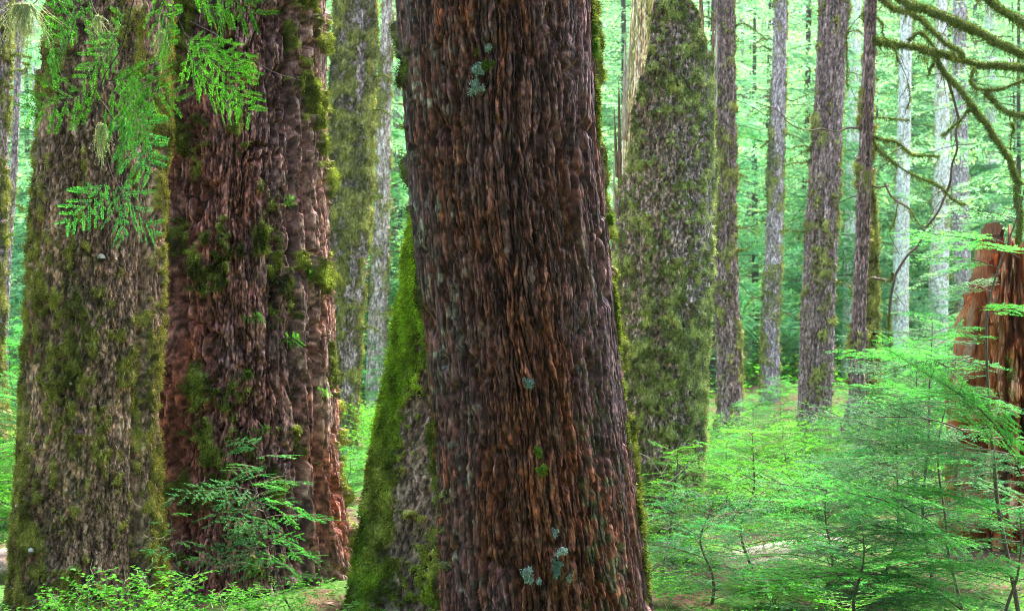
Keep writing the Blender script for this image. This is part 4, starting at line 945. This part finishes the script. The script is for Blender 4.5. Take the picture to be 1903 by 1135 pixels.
# in front of the red trunk
sapling('small bluish green hemlock with drooping layered sprays at the foot of the red brown trunk', 560, 7.9, 880, 15, 41, (-0.25, 0), 0.42, 'near', MN, rise=0.10, roll=0.35, stem_r=0.007, cone=False, zlow=0.3)
sapling('small hemlock seedling left of the layered one, against the red brown trunk', 445, 8.2, 825, 10, 42, (0.05, 0), 0.26, 'near', MN, rise=0.15, roll=0.3, stem_r=0.005, cone=False, zlow=0.4)
sapling('tiny hemlock seedling between the two left trunks near the ground', 318, 7.8, 930, 10, 43, (0, 0), 0.2, 'near', MN, rise=0.2, roll=0.3, stem_r=0.005)
# right hand mass, near
def rb(*e): return e
sapling('near hemlock sapling whose thin dark stem stands at the right edge', 1896, 7.4, 300, 17, 51, (0, 0.1), 0.8, 'near', MN, bias=(math.pi, 0.6), zlow=0.1, rise=0.25, stem_r=0.016,
        explicit=[((1896, 880, 7.4), (1705, 590, 7.0), 0), ((1896, 985, 7.4), (1640, 850, 6.9), 1), ((1896, 850, 7.4), (1560, 800, 7.0), 2), ((1896, 480, 7.4), (1700, 400, 7.1), 4), ((1896, 760, 7.4), (1620, 690, 7.0), 5), ((1896, 1080, 7.4), (1700, 1000, 6.8), 2)])
sapling('near hemlock sapling with long boughs reaching left over the bright shrubs', 1792, 7.9, 640, 10, 52, (0.1, 0.1), 0.8, 'near', MN, bias=(math.pi * 0.95, 0.65), zlow=0.05, rise=0.4, stem_r=0.012,
        explicit=[((1785, 1015, 7.9), (1400, 775, 7.3), 0), ((1785, 1130, 7.9), (1420, 960, 7.1), 3), ((1790, 800, 7.9), (1510, 715, 7.4), 5), ((1790, 700, 7.9), (1570, 610, 7.3), 1)])
sapling('hemlock sapling with pale tipped boughs in front of the lower part of the snag', 1232, 9.2, 835, 24, 53, (0.05, 0), 0.5, 'near_b', MB, rise=0.4, zlow=0.15)
sapling('bright hemlock sapling between the snag and the thick ridged trunk', 1400, 9.6, 800, 30, 54, (0, 0), 0.85, 'mid_b', MB, zlow=0.1)
sapling('bright hemlock sapling low in the right centre', 1520, 8.6, 905, 34, 55, (0, 0), 0.85, 'mid', MN, zlow=0.08)
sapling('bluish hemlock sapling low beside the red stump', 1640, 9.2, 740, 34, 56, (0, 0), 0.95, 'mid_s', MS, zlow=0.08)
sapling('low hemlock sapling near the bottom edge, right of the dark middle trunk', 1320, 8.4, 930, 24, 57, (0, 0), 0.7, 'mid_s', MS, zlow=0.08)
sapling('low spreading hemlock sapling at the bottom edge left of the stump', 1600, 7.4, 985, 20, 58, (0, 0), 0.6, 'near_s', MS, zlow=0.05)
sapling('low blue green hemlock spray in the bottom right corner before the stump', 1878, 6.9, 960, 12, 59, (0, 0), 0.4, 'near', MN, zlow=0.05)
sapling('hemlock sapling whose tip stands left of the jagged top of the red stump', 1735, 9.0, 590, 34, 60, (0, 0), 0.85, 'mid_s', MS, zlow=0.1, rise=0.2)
GRP = 'young hemlocks farther back on the right'
rng = np.random.default_rng(12)
protoS = []
def copy_thing(src, loc, rz, sc, label, group=None):
    r = src.copy(); COL.objects.link(r); r.location = loc; r.rotation_euler = (0, 0, rz); r.scale = (sc, sc, sc); r['label'] = label
    if group: r['group'] = group
    for ch in [o for o in src.children]:
        c = ch.copy(); COL.objects.link(c); c.parent = r
        for g_ in ch.children:
            d = g_.copy(); COL.objects.link(d); d.parent = c
    return r
s0 = sapling('one of the soft green young hemlocks in the understorey farther back', 1450, 13.0, 790, 44, 61, (0, 0), 1.0, 'mid_b', MB, group=GRP, zlow=0.08, rise=0.25)
s1 = sapling('one of the soft green young hemlocks in the understorey farther back', 1700, 14.0, 640, 44, 62, (0, 0), 1.1, 'mid', MN, group=GRP, zlow=0.08, rise=0.25)
for k, (px, D, sc) in enumerate([(1350, 12.2, 0.5), (1530, 12.5, 0.5), (1640, 17, 0.8), (1820, 13, 1.0), (1760, 17.5, 1.2), (1500, 17, 0.45), (1400, 18, 0.5), (1290, 16, 0.6), (1900, 17, 1.3),
                                 (715, 19.5, 0.5), (650, 12.8, 0.35), (690, 14.5, 0.42), (30, 12, 0.85), (-20, 11, 0.95), (20, 17, 1.1), (55, 22, 1.3), (740, 22, 0.9), (1135, 18, 1.0), (1450, 22, 0.55), (1600, 22, 0.6), (1720, 24, 0.9), (1850, 23, 1.5)]):
    x = (px - CX) / F * D; copy_thing(s0 if k % 2 else s1, (x, D, gz1(x, D)), rng.uniform(0, 6.28), sc, 'one of the soft green young hemlocks in the understorey farther back')

# ------------------------------------------------------------------ background hemlock trees
def crown_variant(seed, H=15.0):
    rng = np.random.default_rng(seed); g = Geo(); nb = 120
    for k in range(nb):
        t = (k + 0.5) / nb; z = 0.6 + (H - 1.2) * t ** 0.95
        az = k * 2.399 + rng.uniform(-0.5, 0.5); L = (2.7 * (1 - t) ** 0.7 + 0.4) * rng.uniform(0.6, 1.15)
        d = np.array([math.cos(az), math.sin(az), rng.uniform(-0.12, 0.22)]); d /= np.linalg.norm(d)
        R, b, _ = frame((0, 0, z), np.array([0, 0, z]) + d, roll=rng.uniform(-0.6, 0.6))
        bough(g, L, rng, 'far', (R, np.array([0, 0, z])), droop=rng.uniform(0.15, 0.5), width=0.40)
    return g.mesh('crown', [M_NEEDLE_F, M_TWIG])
def stem_variant(H=15.5, r=0.10):
    g = Geo(); t = np.linspace(0, 1, 20); g.tube(np.stack([0.05 * np.sin(t * 5), 0.04 * np.cos(t * 4), -0.3 + H * t], -1), r * (1.02 - t), 8, (0.11, 0.085, 0.075)); return g.mesh('trunk', [M_BARK_FAR])
crowns = [crown_variant(500 + i) for i in range(4)]; stems = [stem_variant(15.5, 0.07), stem_variant(15.5, 0.11)]
crowns_block = []
for m_ in crowns:
    m2 = m_.copy(); m2.materials[0] = M_NEEDLE_BLOCK; crowns_block.append(m2)
rng = np.random.default_rng(99); cnt = 0
BL = 'one of the pale green feathery hemlocks that close the background wood'
def bg_tree(x, y, sc, k):
    r = thing('hemlock_tree', BL, 'tree', (x, y, gz1(x, y) - 0.1), 'feathery hemlocks of the background wood')
    r.rotation_euler = (0, 0, rng.uniform(0, 6.28)); r.scale = (sc, sc, sc)
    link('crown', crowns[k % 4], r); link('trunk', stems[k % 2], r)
k = 0
for (D, npx, s_) in [(25, 5, 0.7), (29, 8, 0.85), (34, 10, 1.0), (40, 13, 1.1), (48, 14, 1.3), (58, 16, 1.5), (72, 20, 1.8), (88, 24, 2.3), (105, 24, 2.6), (122, 30, 4.0)]:
    half = (CX + 120) / F * D
    for i in range(npx):
        x = -half + 2 * half * (i + rng.uniform(0.1, 0.9)) / npx; y = D + rng.uniform(-2.5, 2.5)
        pxx = x / y * F + CX
        if 1580 < pxx < 1890 and y < 37: continue
        if y < 30 and 1300 < pxx < 1590: continue
        bg_tree(x, y, s_ * rng.uniform(0.8, 1.2), k); k += 1

for i in range(44):  # unseen hemlocks added behind the camera to block frontal sky light
    a_ = math.radians(rng.uniform(172, 368)); rr_ = rng.uniform(9, 17); sc = rng.uniform(1.0, 1.7)
    r = thing('hemlock_tree', 'unseen feathery hemlock added behind the viewpoint to cut frontal light', 'tree', (rr_ * math.cos(a_), 1.0 + rr_ * math.sin(a_), 0), 'unseen hemlocks added behind the viewpoint')
    r.scale = (sc, sc, sc); r.rotation_euler = (0, 0, rng.uniform(0, 6.28)); link('crown', crowns_block[i % 4], r); link('trunk', stems[i % 2], r)

# ------------------------------------------------------------------ leafy shrubs and ground cover
def leaf_quads(p, d, ln, rng, fold=0.25, wr=0.30):
    """folded oval leaves: two quads each side of the midrib"""
    k = len(p); up = np.array([0, 0, 1.0]); s = np.cross(d, up + rng.normal(0, 0.3, (k, 3))); s /= np.linalg.norm(s, axis=1)[:, None] + 1e-9
    n = np.cross(s, d); ln = ln[:, None]; w = ln * wr
    m1 = p + d * ln * 0.5; tip = p + d * ln - n * ln * 0.05
    a = p + d * ln * 0.30 + s * w + n * ln * fold * 0.25; a2 = p + d * ln * 0.72 + s * w * 0.8 + n * ln * fold * 0.2
    b = p + d * ln * 0.30 - s * w + n * ln * fold * 0.25; b2 = p + d * ln * 0.72 - s * w * 0.8 + n * ln * fold * 0.2
    return np.concatenate([np.stack([p, a, a2, tip], 1), np.stack([p, tip, b2, b], 1)], 0)

def shrub_mesh(seed, H=0.6, spread=0.4, leaf=0.033, nst=7, stemc=(0.30, 0.36, 0.16)):
    rng = np.random.default_rng(seed); g = Geo()
    PP = []; DD = []; LL = []
    for s in range(nst):
        az = rng.uniform(0, 6.28); rad = spread * rng.uniform(0.3, 1.0); h = H * rng.uniform(0.6, 1.0)
        base = np.array([rng.normal(0, 0.03), rng.normal(0, 0.03), -0.02]); tip = np.array([math.cos(az) * rad, math.sin(az) * rad, h])
        n = 14; t = np.linspace(0, 1, n)[:, None]; c = base + (tip - base) * t + np.array([0, 0, 0.12 * H]) * np.sin(t * math.pi) + rng.normal(0, 0.008, (n, 3))
        g.tube(c, np.linspace(0.0035, 0.001, n), 4, stemc, 1)
        for q in range(9):
            i = int(3 + (n - 4) * q / 9); b = c[i]; a2 = az + (1 if q % 2 else -1) * rng.uniform(0.5, 1.3); l = H * 0.42 * rng.uniform(0.5, 1.1) * (1 - 0.4 * q / 9)
            d = np.array([math.cos(a2), math.sin(a2), rng.uniform(0.1, 0.7)]); d /= np.linalg.norm(d); m = 8
            tw = b + d * l * np.linspace(0, 1, m)[:, None] + rng.normal(0, 0.004, (m, 3)); g.tube(tw, np.linspace(0.0018, 0.0007, m), 3, stemc, 1)
            nl = max(5, int(l / 0.016)); tt = np.linspace(0.1, 1, nl)[:, None]; pp = b + d * l * tt
            sd = np.cross(d, [0, 0, 1.0]); sd /= np.linalg.norm(sd)
            sg = np.where(np.arange(nl) % 2 == 0, 1, -1)[:, None]
            dd = d * 0.55 + sd * sg + rng.normal(0, 0.22, (nl, 3)); dd /= np.linalg.norm(dd, axis=1)[:, None]
            PP.append(pp); DD.append(dd); LL.append(leaf * rng.uniform(0.65, 1.2, nl))
    p = np.concatenate(PP); d = np.concatenate(DD); l = np.concatenate(LL); k = len(p)
    c = np.ones((k, 3)) * rng.uniform(0.6, 1.3, (k, 1)); c[rng.random(k) < 0.3] *= np.array([1.5, 1.1, 0.8])
    g.quads(leaf_quads(p, d, l, rng), np.concatenate([c, c]), 0)
    return g
shr = []
for i in range(4):
    gg = shrub_mesh(700 + i); shr.append(gg)
def split_geo_mesh(g, name):  # one mesh with leaves and stems
    return g.mesh(name, [M_LEAF, M_TWIG], False)
shr_m = [split_geo_mesh(g, 'foliage') for g in shr]
def shrub(label, px, top_py, D, sc, i, rz, group):
    x = (px - CX) / F * D; ztop = CAMZ + (HY - top_py) / F * D; z = gz1(x, D)
    s = max(0.3, (ztop - z) / 0.66)
    r = thing('huckleberry_shrub', label, 'shrub', (x, D, z), group); r.rotation_euler = (0, 0, rz); r.scale = (sc, sc, s)
    link('foliage', shr_m[i], r)
SG = 'bright leafy shrubs'
SH = [('bright small leaved shrub at the foot of the left mossy trunk, left of two', 150, 1028, 6.6, 0.9, 0),
      ('bright small leaved shrub at the foot of the left mossy trunk, right of two', 262, 1028, 6.7, 0.9, 1),
      ('bright green small leaved shrub in the gap between the two left trunks', 345, 1062, 6.9, 0.8, 2),
      ('low bright green shrub in the bottom left corner', 70, 1072, 6.5, 0.6, 3),
      ('low bright shrub at the bottom edge below the red brown trunk, left', 430, 1072, 7.2, 0.8, 0),
      ('low bright shrub at the bottom edge below the red brown trunk, middle', 500, 1068, 7.5, 0.8, 1),
      ('low bright shrub at the bottom edge just left of the green flared trunk', 600, 1090, 7.6, 0.6, 2),
      ('low bright shrub on the litter between the red brown trunk and the green flared one', 640, 1085, 8.3, 0.5, 1),
      ('bright shrub at the right foot of the dark middle trunk', 1240, 1045, 8.2, 0.7, 1),
      ('bright shrub in the gap right of the snag base', 1290, 980, 9.8, 0.8, 3),
      ('bright leafy shrub low in the centre right, near the pale log', 1440, 1040, 8.3, 0.9, 0),
      ('bright leafy shrub at the bottom edge, left of the stump', 1560, 1060, 8.0, 0.9, 2)]
for k, (lab, px, ty, D, sc, i) in enumerate(SH): shrub(lab, px, ty, D, sc, i, k * 1.3, SG)
rng = np.random.default_rng(31)
for k in range(34):
    if k < 20: D = rng.uniform(10.5, 19); px = rng.uniform(1230, 1800)
    elif k < 28: D = rng.uniform(11, 19); px = rng.uniform(628, 720)
    else: D = rng.uniform(10.5, 17); px = rng.uniform(-60, 30)
    x = (px - CX) / F * D; z = gz1(x, D); sc = rng.uniform(0.7, 1.15) if k < 20 else rng.uniform(0.7, 1.2)
    r = thing('huckleberry_shrub', 'one of the bright leafy shrubs scattered between and behind the trunks', 'shrub', (x, D, z), 'bright shrubs of the understorey')
    r.rotation_euler = (0, 0, rng.uniform(0, 6)); r.scale = (sc, sc, sc * rng.uniform(0.8, 1.3)); link('foliage', shr_m[k % 4], r)

def ground_cover():
    rng = np.random.default_rng(8); g = Geo()
    for (n, ya, yb, ln, hh) in [(26000, 6.2, 12, 0.022, 0.10), (30000, 12, 26, 0.05, 0.30), (26000, 26, 60, 0.12, 0.7)]:
        y = rng.uniform(ya, yb, n); x = rng.uniform(-1, 1, n) * (CX + 150) / F * y
        dens = fbm(x / 0.7 + 40, y / 0.7, 61, 3)
        keep = dens > (0.50 if ya < 12 else 0.36); x = x[keep]; y = y[keep]; dens = dens[keep]; k = len(x)
        z = gz(x, y) + rng.random(k) ** 1.3 * hh * np.clip((dens - 0.3) * 4, 0.2, 1)
        az = rng.uniform(0, 6.28, k); d = np.stack([np.cos(az), np.sin(az), rng.uniform(-0.2, 0.5, k)], -1); d /= np.linalg.norm(d, axis=1)[:, None]
        l = ln * rng.uniform(0.6, 1.3, k); c = np.ones((k, 3)) * rng.uniform(0.55, 1.25, (k, 1))
        g.quads(leaf_quads(np.stack([x, y, z], -1), d, l, rng), np.concatenate([c, c]), 0)
    o = link('ground_cover', g.mesh('ground_cover', [M_LEAF], False)); o['kind'] = 'stuff'; o['label'] = 'bright green low leafy plants covering the forest floor'; o['category'] = 'ground cover'
ground_cover()

def litter():
    rng = np.random.default_rng(18); g = Geo(); n = 9000
    y = rng.uniform(6.3, 13, n); x = rng.uniform(-1, 1, n) * (CX + 100) / F * y; z = gz(x, y) + 0.008
    az = rng.uniform(0, 6.28, n); d = np.stack([np.cos(az), np.sin(az), rng.uniform(-0.1, 0.3, n)], -1); s = np.stack([-np.sin(az), np.cos(az), rng.uniform(-.3, .3, n)], -1)
    l = rng.uniform(0.008, 0.035, n)[:, None]; w = l * rng.uniform(0.1, 0.4, (n, 1)); p = np.stack([x, y, z], -1)
    g.quads(np.stack([p - d * l - s * w * .6, p - d * l * .3 + s * w, p + d * l, p + s * -w], 1), ramp(rng.random(n), [(0, (0.06, 0.03, 0.02)), (0.6, (0.22, 0.13, 0.09)), (1, (0.42, 0.32, 0.24))]), 0)
    o = link('bark_litter', g.mesh('bark_litter', [M_LICH], False)); o['kind'] = 'stuff'; o['label'] = 'fallen bark flakes and dead leaves on the forest floor'; o['category'] = 'litter'
litter()

# ------------------------------------------------------------------ fallen logs
def log(label, A, B, r, seed, pal):
    rng = np.random.default_rng(seed); A = np.array(A); B = np.array(B); L = np.linalg.norm(B - A); n = int(L / 0.03); nt_ = 48
    t = np.linspace(0, 1, n); c = A + (B - A) * t[:, None]; ax = (B - A) / L; s = np.cross(ax, [0, 0, 1.0]); s /= np.linalg.norm(s); u = np.cross(s, ax)
    th = np.linspace(0, 2 * math.pi, nt_, endpoint=False); TH, T = np.meshgrid(th, t * L)
    f1 = fbm(TH / (2 * math.pi) * 24, T / 0.5, seed, 4, 24); R = r * (1 + 0.08 * np.sin(T * 1.3)) + 0.05 * (f1 - 0.5)
    R = R * np.clip(np.minimum(t, 1 - t) * n / 3, 0.05, 1)[:, None] ** 0.5
    V = c[:, None] + R[..., None] * (np.cos(TH)[..., None] * s + np.sin(TH)[..., None] * u)
    col = ramp(f1, pal); m = ss(0.45, 0.6, fbm(TH / (2 * math.pi) * 10, T / 0.4, seed + 9, 4, 10)); col = mixc(col, (0.08, 0.15, 0.02), m * 0.5)
    i = np.arange(n - 1)[:, None] * nt_; j = np.arange(nt_)[None]; j2 = (j + 1) % nt_
    f = np.stack([i + j, i + j2, i + nt_ + j2, i + nt_ + j], -1).reshape(-1, 4)
    root = thing('fallen_log', label, 'log', tuple(A)); part('log_wood', raw_mesh('log_wood', V.reshape(-1, 3), f, None, col.reshape(-1, 3), [M_WOOD]), root)
pal = [(0.3, (0.10, 0.08, 0.06)), (0.5, (0.24, 0.21, 0.17)), (0.7, (0.42, 0.39, 0.34))]
log('pale weathered log lying in the shrubs right of the dark middle trunk', P(1300, 1078, 9.6), P(1560, 1030, 10.6), 0.15, 3, pal)
log('brown mossy log behind the foot of the left mossy trunk, at the left edge', P(-60, 1075, 9.3), P(60, 1068, 9.0), 0.17, 5, [(0.3, (0.08, 0.05, 0.04)), (0.5, (0.18, 0.12, 0.09)), (0.7, (0.32, 0.25, 0.2))])

# thin bare twigs near the snag (dead sapling)
def dead_twigs():
    r = thing('dead_sapling', 'bleached leafless sapling with crooked twigs before the foot of the snag', 'sapling', tuple(P(1236, 1080, 8.9)))
    D = 8.9; S = [[(1236, 1080), (1238, 980), (1232, 900), (1232, 880)], [(1232, 885), (1222, 872), (1205, 850), (1178, 838)], [(1232, 880), (1246, 852), (1258, 832), (1262, 820)], [(1235, 945), (1218, 935), (1202, 938), (1198, 952)],
         [(1232, 950), (1224, 930), (1212, 918), (1204, 916)], [(1238, 985), (1258, 972), (1272, 966), (1282, 964)], [(1238, 900), (1262, 880), (1280, 860), (1292, 848)], [(1240, 1035), (1262, 1025), (1278, 1016), (1290, 1014)]]
    for k, s in enumerate(S):
        g = Geo(); g.tube(smooth_path([P(x, y, D) for x, y in s], 14), np.linspace(0.0055 if k == 0 else 0.0038, 0.0014, 14), 5, (0.36, 0.32, 0.28)); part('twig' if k else 'stem', g.mesh('twig', [M_TWIG]), r)
dead_twigs()

# ------------------------------------------------------------------ tiny seedlings on the red trunk
for k, (px, py, l, lab) in enumerate([(540, 375, 16, 'highest'), (575, 512, 24, 'right of centre'), (462, 590, 24, 'beside the torn gap'), (530, 630, 28, 'in the middle'), (455, 695, 14, 'small one left of centre'), (592, 728, 12, 'low on the right flank'), (480, 795, 22, 'just above the layered hemlock'), (548, 490, 14, 'above the right of centre one')]):
    p, nr = surf(G_red, px, py, 0.0); p = np.array(p); r = thing('hemlock_seedling', 'tiny green seedling sprouting from the red brown trunk, ' + lab, 'seedling', tuple(p), 'seedlings on the red brown trunk')
    for q in range(3):
        T = p + nr * 0.03 + np.array([(l * (0.8 if q != 1 else -0.8)) / F * 9.0 * (1 - 0.3 * q), -0.02, 0.02 - 0.02 * q]); put_bough(r, p, T, 'near_b', (k + q) % 6, MB, roll=0.7, wide=1.3)

# ------------------------------------------------------------------ air
def haze():
    m = bpy.data.materials.new('haze'); m.use_nodes = True; n = m.node_tree; n.nodes.clear()
    o = n.nodes.new('ShaderNodeOutputMaterial'); v = n.nodes.new('ShaderNodeVolumePrincipled')
    v.inputs['Color'].default_value = (0.93, 1.0, 0.95, 1); v.inputs['Density'].default_value = 0.0002; v.inputs['Anisotropy'].default_value = 0.2
    n.links.new(v.outputs[0], o.inputs['Volume'])
    a, b = np.array([-130.0, -30, -3]), np.array([130.0, 150, 46]); c = np.array([[x, y, z] for x in (0, 1) for y in (0, 1) for z in (0, 1)]) * (b - a) + a
    f = [(0, 1, 3, 2), (4, 6, 7, 5), (0, 4, 5, 1), (2, 3, 7, 6), (0, 2, 6, 4), (1, 5, 7, 3)]
    me = raw_mesh('haze', c, f, None, None, [m], smooth=False); ob = link('haze', me); ob['kind'] = 'stuff'; ob['label'] = 'pale mist in the air between the trees'; ob['category'] = 'haze'
USE_HAZE = True
if USE_HAZE: haze()
